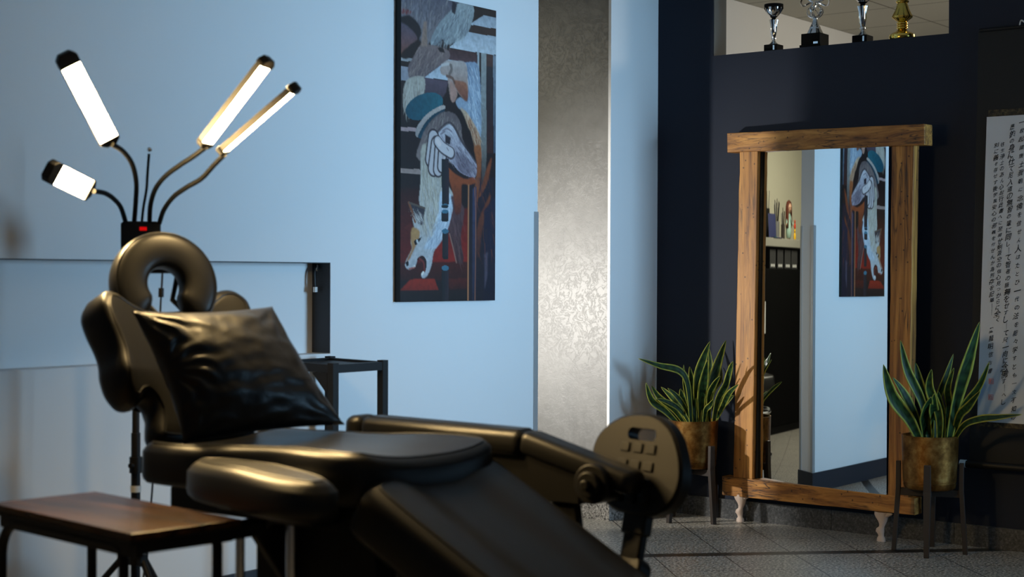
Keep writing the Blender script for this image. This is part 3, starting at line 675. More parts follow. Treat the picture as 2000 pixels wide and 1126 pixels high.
poly([A(722, 386), A(738, 388), A(735, 640), A(724, 620)], (160, 165, 168), soft=0, smooth=False)
poly([A(740, 390), A(752, 391), A(752, 500), A(740, 500)], (40, 36, 40), soft=0, smooth=False)
poly([A(752, 391), A(790, 396), A(790, 1160), A(750, 1160)], (140, 144, 142), (118, 114, 108), 0, smooth=False)
poly([A(838, 404), A(900, 412), A(900, 1126), A(842, 1126)], (120, 130, 140), (60, 70, 86), 0, smooth=False)
poly([A(120, 414), A(270, 437), A(270, 457), A(120, 444)], (150, 150, 150), soft=0, smooth=False)
poly([A(120, 484), A(222, 495), A(235, 596), A(120, 590)], (140, 140, 148), soft=0, smooth=False)
poly([A(120, 595), A(190, 596), A(200, 900), A(120, 900)], (34, 22, 22), soft=1, smooth=False)
poly([A(120, 930), A(270, 938), A(292, 966), A(120, 962)], (168, 140, 138), soft=0, smooth=False)
poly([B(120, 108), B(300, 116), B(318, 155), B(120, 140)], (150, 128, 120), soft=0, smooth=False)
# plume and body of the animal
poly([A(120, -60), A(540, -60), A(575, 20), A(560, 90), A(470, 170), A(400, 280), A(330, 340), A(290, 230), A(240, 150), A(120, 120)], (92, 88, 98), (120, 112, 112), 2)
poly([A(150, 60), A(250, 85), A(220, 110), A(150, 105)], (120, 48, 44), soft=2)
fur([A(130, -40), A(520, -40), A(470, 160), A(340, 320), A(240, 120), A(130, 110)], 170, .10, [(126, 124, 134), (150, 142, 140), (70, 64, 74), (108, 100, 106)], lambda u, v: 1.9 if u < .3 else 2.2)
poly([A(378, 310), A(440, 180), A(540, 70), A(600, 20), A(690, 40), A(692, 140), A(640, 262), A(560, 312), A(500, 330), A(470, 290), A(420, 335)], (150, 156, 156), (122, 130, 134), 1)
fur([A(385, 320), A(540, 70), A(690, 40), A(640, 260), A(500, 330)], 200, .10, [(180, 186, 186), (110, 116, 122), (160, 165, 165), (92, 96, 104)], lambda u, v: 2.1)
poly([A(540, 10), A(575, 30), A(560, 110), A(535, 90)], (40, 38, 46), soft=1)
poly([A(160, 130), A(230, 118), A(300, 190), A(312, 260), A(280, 280), A(225, 210), A(160, 180)], (30, 26, 30), soft=2)
poly([A(150, 180), A(225, 205), A(285, 280), A(250, 320), A(185, 370), A(150, 400)], (86, 78, 92), (110, 70, 60), 2)
poly([A(190, 390), A(240, 325), A(288, 322), A(265, 380), A(215, 432), A(160, 420)], (28, 22, 24), soft=1)
poly([A(310, 330), A(370, 330), A(440, 345), A(512, 375), A(512, 438), A(400, 520), A(330, 572), A(240, 600), A(215, 500), A(255, 420)], (118, 100, 98), (92, 80, 84), 1)
fur([A(300, 340), A(500, 375), A(330, 570), A(220, 590), A(250, 420)], 160, .08, [(150, 132, 124), (86, 72, 74), (128, 110, 106)], lambda u, v: 2.2)
poly([A(330, 160), A(352, 160), A(356, 340), A(310, 345)], (140, 116, 104), soft=2)
poly([A(430, 350), A(470, 355), A(490, 390), A(450, 385)], (24, 20, 24), soft=1)
poly([A(205, 590), A(330, 565), A(332, 690), A(270, 760), A(205, 840), A(178, 740)], (168, 160, 148), (150, 140, 128), 1)
fur([A(205, 590), A(330, 565), A(330, 690), A(205, 830), A(180, 720)], 130, .09, [(196, 190, 178), (130, 118, 108), (176, 168, 156)], lambda u, v: 1.8)
# old man in profile with beard
poly([A(640, 460), A(722, 470), A(745, 600), A(752, 900), A(745, 1010), A(700, 950), A(660, 880), A(640, 820), A(590, 800), A(566, 745), A(600, 715), A(650, 745), A(640, 640), A(600, 480)], (128, 146, 166), (150, 160, 172), 1)
fur([A(640, 470), A(722, 475), A(750, 900), A(700, 940), A(650, 840), A(650, 740), A(640, 600)], 220, .10, [(178, 192, 206), (96, 112, 134), (206, 212, 216), (120, 134, 150)], lambda u, v: 1.35)
poly([A(452, 500), A(490, 450), A(560, 448), A(640, 470), A(655, 620), A(652, 700), A(640, 745), A(600, 705), A(572, 670), A(578, 700), A(556, 748), A(532, 742), A(520, 690), A(508, 600), A(498, 560), A(462, 548), A(452, 525)], (168, 156, 150), (150, 112, 96), 1)
poly([A(560, 590), A(640, 610), A(655, 690), A(645, 742), A(604, 704), A(572, 660), A(556, 620)], (146, 92, 70), (120, 70, 56), 2)
poly([A(524, 600), A(556, 640), A(572, 690), A(556, 742), A(534, 738)], (170, 130, 116), soft=1)
stroke([A(528, 480), A(535, 510), A(520, 545)], .012, (96, 84, 80), .8); stroke([A(500, 560), A(540, 575), A(556, 610)], .01, (92, 58, 44), .8); stroke([A(465, 480), A(510, 470)], .010, (196, 190, 186), .8)
poly([A(600, 795), A(650, 830), A(700, 910), A(745, 1010), A(745, 1150), A(712, 1120), A(680, 980), A(655, 930), A(630, 860)], (196, 168, 140), (150, 92, 58), 2)
fur([A(610, 800), A(700, 910), A(745, 1010), A(740, 1120), A(690, 1000), A(640, 860)], 90, .09, [(206, 176, 146), (150, 88, 52), (110, 60, 40)], lambda u, v: 1.3)
# cuff, sleeve and the hand on the cane
t = np.linspace(0, 2*PI, 28, endpoint=False); poly([A(335+142*math.cos(a)*.97+22*math.sin(a)*.6, 782+92*math.sin(a)-44*math.cos(a)) for a in t], (22, 70, 86), (34, 92, 104), 0, smooth=False, dirv=(1, 0))
poly([A(268, 985), A(285, 925), A(330, 862), A(400, 805), A(475, 772), A(486, 800), A(410, 835), A(350, 890), A(312, 950), A(292, 1010)], (176, 160, 150), (150, 140, 136), 0)
poly([A(288, 1005), A(312, 950), A(352, 890), A(412, 836), A(484, 800), A(470, 830), A(400, 870), A(350, 930), A(318, 1012)], (20, 56, 70), soft=0)
poly([A(312, 1020), A(350, 935), A(400, 872), A(475, 822), A(560, 838), A(605, 920), A(612, 1010), A(640, 1090), A(640, 1180), A(300, 1180)], (98, 84, 84), (124, 108, 104), 1)
fur([A(320, 1020), A(400, 875), A(480, 825), A(600, 920), A(610, 1020), A(330, 1120)], 150, .09, [(136, 122, 116), (78, 66, 72), (150, 136, 126), (110, 90, 90)], lambda u, v: 2.0)
poly([B(320, -60), B(460, -40), B(462, 130), B(520, 250), B(550, 310), B(540, 430), B(500, 560), B(440, 670), B(405, 720), B(385, 830), B(352, 900), B(320, 912), B(313, 884), B(340, 868), B(350, 800), B(326, 752), B(290, 765), B(268, 826), B(225, 850), B(195, 826), B(206, 775), B(243, 700), B(236, 640), B(262, 560), B(250, 470), B(300, 400), B(296, 330), B(308, 190)], (172, 162, 146), (176, 178, 182), 1)
fur([B(330, -40), B(460, -20), B(465, 140), B(450, 400), B(400, 560), B(300, 560), B(300, 330)], 330, .10, [(206, 198, 180), (132, 120, 106), (186, 176, 158), (158, 146, 128)], lambda u, v: 1.55)
poly([B(455, 280), B(548, 320), B(540, 420), B(505, 560), B(420, 690), B(360, 700), B(330, 690), B(400, 600), B(440, 450)], (186, 198, 208), (160, 170, 182), 2)
fur([B(455, 290), B(545, 320), B(500, 560), B(410, 690), B(330, 690), B(430, 470)], 190, .08, [(214, 222, 228), (140, 152, 168), (190, 198, 206)], lambda u, v: 2.2)
poly([B(222, 365), B(290, 385), B(338, 405), B(330, 470), B(318, 525), B(280, 500), B(250, 460)], (44, 42, 50), (70, 62, 66), 1)
stroke([B(222, 362), B(250, 440), B(268, 500)], .010, (120, 70, 44)); stroke([B(225, 362), B(338, 402)], .007, (90, 76, 66)); fur([B(270, 470), B(330, 440), B(330, 520), B(280, 520)], 40, .07, [(210, 205, 196), (120, 110, 110)], lambda u, v: -2.2)
poly([B(184, 545), B(235, 512), B(250, 540), B(236, 575)], (84, 26, 20), soft=1)
poly([B(246, 545), B(300, 570), B(290, 640), B(262, 700), B(225, 780), B(205, 785), B(243, 700), B(236, 640)], (176, 134, 84), (150, 104, 70), 2)
poly([B(262, 640), B(300, 622), B(316, 615), B(288, 660), B(270, 672)], (20, 18, 20), soft=0); stroke([B(282, 640), B(286, 652)], .009, (190, 190, 190))
poly([B(196, 800), B(216, 785), B(222, 815), B(208, 832)], (16, 14, 16), soft=0)
poly([B(282, 775), B(312, 752), B(338, 762), B(352, 805), B(344, 860), B(322, 884), B(330, 830), B(310, 790)], (46, 22, 22), (28, 12, 14), 0)
stroke([B(265, 826), B(255, 834)], .007, (220, 215, 205)); stroke([B(300, 772), B(330, 800), B(336, 860)], .008, (130, 50, 44), .7); stroke([B(318, 885), B(328, 872)], .009, (226, 220, 210)); stroke([B(225, 846), B(262, 836)], .006, (150, 60, 40), .8)
poly([B(530, 310), B(600, 360), B(628, 430), B(602, 620), B(622, 760), B(608, 812), B(570, 790), B(552, 720), B(518, 600), B(510, 560), B(545, 420)], (84, 58, 62), (60, 34, 36), 2)
fur([B(530, 320), B(620, 430), B(600, 620), B(610, 790), B(560, 740), B(515, 590)], 60, .11, [(116, 84, 84), (54, 34, 40), (96, 62, 60)], lambda u, v: 1.5, alpha=.45)
stroke([B(520, 590), B(545, 690), B(570, 800)], .006, (150, 110, 96), .7)
poly([B(500, 110), B(560, 150), B(640, 190), B(705, 175), B(708, 270), B(660, 235), B(610, 230), B(606, 330), B(600, 430), B(560, 440), B(545, 300)], (150, 72, 34), (84, 36, 26), 2)
poly([A(374, 1130), A(392, 1040), A(430, 975), A(510, 905), A(552, 940), A(600, 1030), A(640, 1090), A(700, 1170), A(722, 1230), A(708, 1300), A(640, 1290), A(580, 1250), A(540, 1200), A(470, 1150), A(440, 1230), A(402, 1245), A(385, 1180)], (188, 182, 186), (140, 128, 140), 0)
fur([A(400, 1040), A(510, 915), A(640, 1090), A(700, 1280), A(580, 1240), A(450, 1140)], 160, .06, [(204, 200, 202), (118, 108, 120), (160, 150, 158), (90, 78, 90)], lambda u, v: 1.0, wd=.003, alpha=.5)
stroke([A(395, 1060), A(415, 1000), A(455, 945), A(512, 903), A(556, 935), A(604, 1030), A(660, 1110), A(712, 1190)], .010, (52, 42, 46), .75)
fur([A(560, 1060), A(640, 1100), A(715, 1230), A(700, 1300), A(580, 1245)], 120, .05, [(84, 72, 86), (120, 108, 120), (66, 54, 66), (150, 140, 148)], lambda u, v: .9, wd=.004, alpha=.6)
poly([A(560, 1120), A(640, 1150), A(690, 1240), A(640, 1280), A(580, 1230)], (84, 72, 84), None, 3, .5)
for fa, fb, fw in (((402, 1010), (382, 1170), 17), ((424, 1060), (402, 1235), 17), ((446, 1100), (436, 1245), 15), ((468, 1125), (462, 1222), 13)):
    stroke([A(*fa), A(*fb)], (fw+5)/3.753/.5*.0027*1.9, (56, 44, 48), .95); stroke([A(*fa), A(*fb)], fw/3.753/.5*.0027*1.9, (188, 178, 178), 1); stroke([A(fa[0]+4, fa[1]+4), A(fb[0]+5, fb[1]-8)], .005, (150, 134, 138), .8)
poly([A(486, 985), A(530, 1010), A(522, 1062), A(490, 1050)], (44, 34, 40), soft=1)
stroke([A(432, 1040), A(470, 1085), A(530, 1125)], .044, (60, 48, 52), .9); stroke([A(434, 1038), A(470, 1082), A(528, 1120)], .034, (196, 186, 186), 1); stroke([A(430, 1034), A(446, 1056)], .018, (216, 200, 196), 1)
stroke([A(500, 1085), A(512, 1105)], .004, (120, 104, 110), .8); stroke([A(470, 960), A(500, 945), A(535, 965)], .006, (120, 108, 116), .8); stroke([A(455, 985), A(486, 965)], .006, (110, 98, 106), .8)
def rectB(x0, y0, x1, y1, c, c2=None): poly([B(x0, y0), B(x1, y0), B(x1, y1), B(x0, y1)], c, c2, 0, smooth=False, tex=.15, dirv=(1, 0))
def ellB(cx, cy, rx, ry, c): poly([B(cx+rx*math.cos(a), cy+ry*math.sin(a)) for a in np.linspace(0, 2*PI, 20, endpoint=False)], c, None, 0, smooth=False, tex=.1)
CN, CN2 = (18, 26, 30), (44, 34, 42)
rectB(463, 40, 515, 376, CN, CN2); ellB(486, 388, 26, 16, (24, 40, 48)); ellB(486, 380, 25, 10, (60, 100, 118)); ellB(486, 384, 20, 6, (26, 36, 42))
rectB(461, 428, 512, 490, CN, CN2); ellB(487, 490, 26, 12, CN); ellB(487, 426, 25, 15, (62, 108, 128))
rectB(468, 570, 512, 765, CN, CN2); ellB(490, 765, 22, 13, CN); ellB(488, 570, 26, 18, (58, 102, 122))
rectB(464, 840, 513, 1120, CN, CN2); ellB(488, 840, 27, 19, (60, 106, 126))
# robe at the right edge
poly([B(655, 235), B(900, 160), B(900, 1120), B(655, 1120)], (30, 24, 32), (22, 20, 34), 1, smooth=False, dirv=(1, 0))
poly([B(700, -40), B(752, -40), B(745, 200), B(712, 420), B(705, 260), B(722, 100)], (150, 84, 46), (104, 52, 34), 2)
poly([B(755, -60), B(790, -60), B(786, 260), B(756, 260)], (112, 108, 102), (50, 42, 44), 2, smooth=False)
poly([B(735, 310), B(800, 90), B(830, 40), B(800, 200), B(760, 290)], (120, 58, 30), soft=2)
poly([B(715, 700), B(730, 500), B(820, 300), B(800, 420), B(760, 560), B(735, 760)], (112, 54, 30), (60, 32, 30), 3)
poly([B(690, 260), B(715, 240), B(715, 1120), B(684, 1120)], (52, 56, 82), (36, 38, 56), 1, smooth=False)
poly([B(770, 420), B(900, 260), B(900, 1120), B(770, 1120)], (26, 26, 48), (20, 20, 36), 4, smooth=False)
poly([B(775, 740), B(800, 720), B(796, 900), B(778, 1000)], (70, 62, 76), soft=3)
stroke([B(660, 235), B(657, 600), B(655, 1120)], .007, (170, 110, 72)); stroke([B(704, 250), B(712, 500), B(706, 1120)], .004, (150, 92, 60), .8)
fur([B(720, 120), B(840, 60), B(840, 700), B(720, 760)], 90, .14, [(120, 62, 36), (44, 32, 44), (70, 40, 36), (34, 34, 56)], lambda u, v: 1.5, alpha=.5)
vs = [(UX0+(UX1-UX0)*i/PW, PYF, UZ1-(UZ1-UZ0)*jx/PH) for jx in range(PH+1) for i in range(PW+1)]
pc = np.pad(img, ((0, 1), (0, 1), (0, 0)), mode='edge').reshape(-1, 3)
fs = [(jx*(PW+1)+i, (jx+1)*(PW+1)+i, (jx+1)*(PW+1)+i+1, jx*(PW+1)+i+1) for jx in range(PH) for i in range(PW)]
pa = thing('painting', ((UX0+UX1)/2, YL, UZ0), 'tall narrow oil painting of a snarling fox and an old hand on a cane', 'painting')
mb = MB(); mb.v = vs; mb.f = fs; mb.c = [tuple(c) for c in pc]; mb.build('picture', 'painted', pa, 0)
MB().box((UX0-.001, PYF+.0006, UZ0-.001), (UX1+.001, YL-.001, UZ1+.001)).build('canvas_edge', 'black_plastic', pa, 0)

# ------------------------------------------------------------------ standing mirror in old beams
psi = math.radians(6.5)
ES = V((-math.sin(psi), -math.cos(psi), 0)); MN = V((-math.cos(psi), math.sin(psi), 0)); PF = V((6.595, 3.27, 0))
def fpt(s, z, d=0): return PF+ES*s+V((0, 0, z))+MN*d
mi = thing('standing_mirror', (PF.x, PF.y, 0), 'tall standing mirror framed in rough reclaimed wooden beams', 'mirror')
def remap(s, z):
    q4 = math.radians(4.0); P = V((6.615-math.sin(q4)*s, 3.27-math.cos(q4)*s, z)); d = P-CAM; Q = CAM+d*((PF-CAM).dot(MN)/d.dot(MN)); return ((Q-PF).dot(ES), Q.z)
def beam(name, mat, q, d0, d1, cuts, lab=None):
    """q: corners (s,z) bottom-left, bottom-right, top-right, top-left; hewn, slightly uneven faces"""
    q = [remap(*p) for p in q]
    bm = bmesh.new(); nu, nv = cuts; g = {}
    for dz, dd in ((0, d0), (1, d1)):
        for i in range(nu+1):
            for jx in range(nv+1):
                a, c = i/nu, jx/nv
                s = (q[0][0]*(1-a)+q[1][0]*a)*(1-c)+(q[3][0]*(1-a)+q[2][0]*a)*c; z = (q[0][1]*(1-a)+q[1][1]*a)*(1-c)+(q[3][1]*(1-a)+q[2][1]*a)*c
                e = (i in (0, nu)) + (jx in (0, nv))
                nx_ = noise.noise((s*9, z*9, dd*20+3))*.0022; nz_ = noise.noise((s*9+7, z*9, dd*20))*.0022; nd = noise.noise((s*14, z*14, 5))*.0025
                g[dz, i, jx] = bm.verts.new(fpt(s+nx_, z+nz_, dd+(nd if dz else 0))-mi.location)
    for i in range(nu):
        for jx in range(nv):
            bm.faces.new((g[1, i, jx], g[1, i+1, jx], g[1, i+1, jx+1], g[1, i, jx+1])); bm.faces.new((g[0, i, jx], g[0, i, jx+1], g[0, i+1, jx+1], g[0, i+1, jx]))
    for i in range(nu):
        for jx in (0, nv): bm.faces.new((g[0, i, jx], g[0, i+1, jx], g[1, i+1, jx], g[1, i, jx]))
    for jx in range(nv):
        for i in (0, nu): bm.faces.new((g[0, i, jx], g[0, i, jx+1], g[1, i, jx+1], g[1, i, jx]))
    bmesh.ops.recalc_face_normals(bm, faces=bm.faces[:]); me = bpy.data.meshes.new(name); bm.to_mesh(me); bm.free(); me.materials.append(MATS[mat])
    me.polygons.foreach_set('use_smooth', [True]*len(me.polygons)); me.set_sharp_from_angle(angle=math.radians(40))
    o = bpy.data.objects.new(name, me); COL.objects.link(o); o.parent = mi
    b_ = o.modifiers.new('bevel', 'BEVEL'); b_.width = .003; b_.segments = 2; b_.limit_method = 'ANGLE'; b_.angle_limit = math.radians(50); return o
beam('post', 'old_wood_up', [(-.4850, .205), (-.3745, .205), (-.3535, 1.81), (-.4570, 1.81)], -.05, 0, (3, 30))
beam('post', 'old_wood_up', [(.3485, .205), (.4480, .205), (.4650, 1.80), (.3560, 1.80)], -.05, 0, (3, 30))
beam('top_beam', 'old_wood_flat', [(-.5218, 1.8036), (.5229, 1.7862), (.5223, 1.8796), (-.5224, 1.8989)], -.06, .012, (24, 3))
beam('bottom_beam', 'old_wood_flat', [(-.5439, .1224), (.485, .1334), (.4845, .2091), (-.5445, .2182)], -.055, .008, (24, 3))
for s, z in ((.318, .163), (.425, .155)): MB().obox(fpt(s, z, .007), ES*.010, V((0, 0, .010)), MN*.003).build('peg', 'old_wood_up', mi, 0)
# old, slightly bowed glass
GA = (0.0460, -0.26130336, 0.20991196); GB = (0.0006039, 0.00712774, 0.00191951)
mb = MB(); nu, nv = 60, 40; vs = []
for i in range(nu+1):
    for jx in range(nv+1):
        c = jx/nv; z = .205+1.60*c; s0 = -.372+.02*c; s = s0+(.362-s0)*i/nu; v = z-1
        g = GA[0]*s+GA[1]*s*s/2+GA[2]*s**3/3-(GB[0]*v+GB[1]*v*v/2+GB[2]*v**3/3)
        vs.append(fpt(s, z, .003+g))
mb.add(vs, [(i*(nv+1)+jx, (i+1)*(nv+1)+jx, (i+1)*(nv+1)+jx+1, i*(nv+1)+jx+1) for i in range(nu) for jx in range(nv)])
mb.build('glass', 'mirror', mi, 180)
mb = MB(); mb.obox(fpt(-.372, .215, -.036), ES*.005, V((0, 0, 1.59))+ES*.020, MN*.014); mb.build('glass_edge', 'black_metal', mi, 0)
for (fx_, fy_), sgn in (((1450, 1017), 1), ((1743, 1051), 1)):
    q = on_plane(fx_, fy_, (0, 0, 0), (0, 0, 1)); s = (q-PF).dot(ES); mb = MB(); P0 = fpt(s, 0, -.015); P0 = V((P0.x, P0.y, 0))
    prof = [(0, 0, .021), (.0, .014, .020), (.0, .022, .013), (-.002, .034, .015), (-.006, .044, .020), (-.005, .056, .019), (.002, .066, .013), (.006, .078, .015), (.006, .092, .020), (.0, .108, .026), (-.004, .122, .029), (-.003, .1335, .029)]
    n = 18; vs = []
    for u, z, r in prof:
        for jx in range(n):
            a = 2*PI*jx/n; k = 1+.05*math.cos(5*a) if z > .03 else 1
            vs.append(P0+ES*(u*sgn+r*k*math.cos(a)+(.012*max(0, (z-.085)/.05) if math.cos(a) > .5 else 0))+MN*(r*k*.8*math.sin(a))+V((0, 0, z)))
    fs = [(i*n+jx, i*n+(jx+1) % n, (i+1)*n+(jx+1) % n, (i+1)*n+jx) for i in range(len(prof)-1) for jx in range(n)]
    mb.add(vs, fs); mb.f += [tuple(range(n))[::-1], tuple((len(prof)-1)*n+jx for jx in range(n))]
    mb.tube([P0+ES*.018+V((0, 0, .118)), P0+ES*.040+V((0, 0, .126)), P0+ES*.056+V((0, 0, .129))], [.014, .010, .004], 10)
    mb.build('foot', 'carved_wood', mi, 60)['label'] = 'pale carved curved foot'

# ------------------------------------------------------------------ snake plants in brass pots on wooden stands
def plant(px, py, pr_, z0, z1, leaves, scale, off, lab_p, lab_s, rot):
    c = V((px, py, 0)); st = thing('plant_stand', (px, py, 0), lab_s, 'plant stand', 'plant stands beside the mirror')
    for k in range(4):
        a = rot+k*PI/2; ca, sa = math.cos(a), math.sin(a); rd = V((ca, sa, 0)); tn = V((-sa, ca, 0))
        R0, R1 = pr_+.030, pr_+.012; mb = MB(); vs = []
        for z, R, h in ((0, R0, .011), (z0, R1, .016), (z0+.115, R1, .014)):
            for sx, sy in ((-1, -1), (1, -1), (1, 1), (-1, 1)): vs.append(c+rd*(R+sx*.010)+tn*(sy*h)+V((0, 0, z)))
        fs = [(3, 2, 1, 0), (8, 9, 10, 11)]+[(i*4+jx, i*4+(jx+1) % 4, i*4+4+(jx+1) % 4, i*4+4+jx) for i in range(2) for jx in range(4)]
        mb.add(vs, fs); mb.build('leg', 'dark_wood', st, 0, .002)
    mb = MB()
    for a in (rot, rot+PI/2):
        d1, d2 = V((math.cos(a), math.sin(a), 0)), V((-math.sin(a), math.cos(a), 0)); L2 = pr_+.016
        mb.obox(c-d1*L2-d2*.011+V((0, 0, z0-.034)), d1*2*L2, d2*.022, V((0, 0, .032)))
    mb.build('cross_bar', 'dark_wood', st, 0, .002)
    pt = thing('potted_snake_plant', (px, py, z0), lab_p, 'potted plant', 'snake plants in brass pots')
    h = z1-z0; r = pr_
    MB().lathe((px, py, z0), [(r*.84, 0), (r*.90, .006), (r*.925, .022), (r*.93, .026), (r*.905, .027), (r*.905, .031), (r*.935, .032), (r*.97, h*.5), (r, h-.004), (r*1.005, h), (r*.965, h), (r*.955, h-.03), (r*.93, h-.03), (0, h-.031)], 48).build('pot', 'brass', pt, 40)
    MB().lathe((px, py, z1-.028), [(r*.945, 0), (r*.5, .006), (0, .007)], 32).build('soil', 'soil', pt)
    mb = MB(); C0 = V((px, py, z1)); Dp = (C0-CAM).dot(FW); hv = V((FW.x, FW.y, 0)).normalized()
    for k, (path, wpx, dd) in enumerate(leaves):
        P = [(off[0]+x/scale, off[1]+y/scale) for x, y in path]; n_ = len(P)-1
        rb = random.uniform(-.045, .03)
        pts = []
        for i, (x, y) in enumerate(P):
            t = i/n_; pts.append(at_depth(x, y, Dp+rb*(1-t)+dd*t))
        # root the leaf in the soil
        b0 = pts[0].copy(); v = V((b0.x-px, b0.y-py, 0)); lim = r*.80
        if v.length > lim: b0 = b0-v+v.normalized()*lim
        b0.z = z1-.028; pts[0] = b0
        sp = spline(pts, max(6, 22//n_)); m_ = len(sp); wd = wpx/scale*Dp/F_PX
        ph = random.uniform(0, 40); tw = random.uniform(-.5, .5)
        vs = []; cs = []; K = 10
        for i, p in enumerate(sp):
            t = i/(m_-1); tg = (sp[min(i+1, m_-1)]-sp[max(i-1, 0)]).normalized()
            fc = (-hv+V((-hv.y, hv.x, 0))*tw*(1-.3*t)+V((0, 0, .25))).normalized(); sd = tg.cross(fc).normalized(); nn_ = sd.cross(tg)
            pf = (.42+.58*math.sin(PI*min(1, t/.9)*.62)) if t < .55 else (.42+.58*math.sin(PI*(.55/.9)*.62))*max(0, 1-((t-.55)/.45)**1.7)
            for q in range(K+1):
                u = q/K*2-1; fold = .22*abs(u)**1.5+.04*math.sin(t*14+ph)*u
                vs.append(p+sd*(u*wd/2*pf)+nn_*(fold*wd/2*pf))
                bd = noise.noise((t*26+ph, u*2.2, ph))*.5+.5*math.sin(t*70+ph+3*noise.noise((u*3, t*9, ph)))
                if abs(u) > .72: col = lin(150, 152, 62) if bd > -.3 else lin(118, 132, 56)
                else: col = lin(16, 36, 18) if bd > .05 else lin(34, 64, 32)
                cs.append(col)
        fs = [(i*(K+1)+q, i*(K+1)+q+1, (i+1)*(K+1)+q+1, (i+1)*(K+1)+q) for i in range(m_-1) for q in range(K)]
        mb.add(vs, fs, cs)
    lf = mb.build('leaves', 'leaf', pt, 180); sm_ = lf.modifiers.new('solid', 'SOLIDIFY'); sm_.thickness = .0022
    return pt
L1 = [([(290, 430), (276, 300), (240, 232), (150, 208), (60, 177)], 34, -.10), ([(240, 435), (180, 408), (120, 360), (93, 283)], 34, -.05), ([(265, 435), (215, 400), (150, 345), (117, 295)], 30, .05),
 ([(290, 436), (240, 400), (190, 368), (137, 352)], 26, -.08), ([(288, 430), (240, 385), (200, 340), (158, 300)], 26, .03), ([(296, 436), (280, 380), (262, 290), (257, 205)], 20, -.05),
 ([(308, 436), (300, 360), (292, 280), (283, 212)], 34, .06), ([(322, 436), (318, 330), (330, 220), (371, 103)], 50, -.02), ([(352, 436), (372, 330), (402, 210), (441, 98)], 46, .04), ([(335, 436), (350, 330), (374, 220), (366, 130)], 26, .06),
 ([(334, 438), (334, 360), (346, 270), (360, 185)], 46, -.09), ([(385, 436), (405, 360), (440, 290), (457, 203)], 34, -.10), ([(385, 436), (408, 400), (440, 368), (476, 336)], 28, -.08),
 ([(370, 436), (366, 350), (390, 290), (416, 253)], 28, -.07), ([(300, 436), (262, 390), (225, 340), (188, 306)], 24, -.06), ([(345, 438), (352, 405), (372, 380), (386, 355)], 26, -.10), ([(280, 436), (268, 400), (252, 350), (243, 308)], 36, .03),
 ([(360, 436), (378, 330), (410, 270), (420, 215)], 34, .08), ([(398, 430), (430, 330), (455, 240), (470, 190)], 30, -.14), ([(394, 432), (424, 390), (454, 330), (494, 290)], 28, -.20)]
L2 = [([(262, 505), (215, 445), (140, 340), (101, 203)], 60, -.06), ([(268, 502), (240, 430), (190, 330), (141, 258)], 44, -.02), ([(312, 508), (270, 370), (205, 230), (175, 97)], 44, .03), ([(300, 505), (282, 400), (258, 290), (240, 193)], 50, .08),
 ([(345, 508), (342, 420), (302, 310), (310, 224)], 44, -.05), ([(325, 440), (335, 370), (372, 260), (406, 157)], 32, .05), ([(352, 508), (386, 400), (380, 310), (407, 218)], 34, -.04), ([(385, 508), (420, 360), (468, 190), (519, 18)], 62, -.08),
 ([(402, 480), (440, 400), (515, 300), (561, 193)], 32, -.14), ([(405, 500), (430, 430), (470, 385), (522, 318)], 40, -.16), ([(408, 505), (450, 468), (520, 440), (600, 432), (702, 420)], 34, -.34), ([(288, 510), (278, 440), (288, 390), (308, 345)], 70, -.10), ([(325, 510), (322, 440), (318, 390), (322, 330)], 50, -.09),
 ([(360, 508), (356, 440), (346, 380), (340, 320)], 40, .02), ([(372, 508), (400, 420), (430, 330), (466, 260)], 36, .06)]
plant(6.55, 3.922, .122, .262, .494, L1, 2.2265, (1220, 620), 'snake plant in brass pot left of the mirror, near the pale pillar', 'dark wooden four-legged stand left of the mirror, partly behind the foot plate', math.radians(72))
plant(6.44, 2.662, .121, .279, .512, [(a_, b_, c_-.06) for a_, b_, c_ in L2], 2.225, (1680, 620), 'snake plant in brass pot right of the mirror, before the hanging scroll', 'dark wooden four-legged stand right of the mirror, below the hanging scroll', math.radians(18))

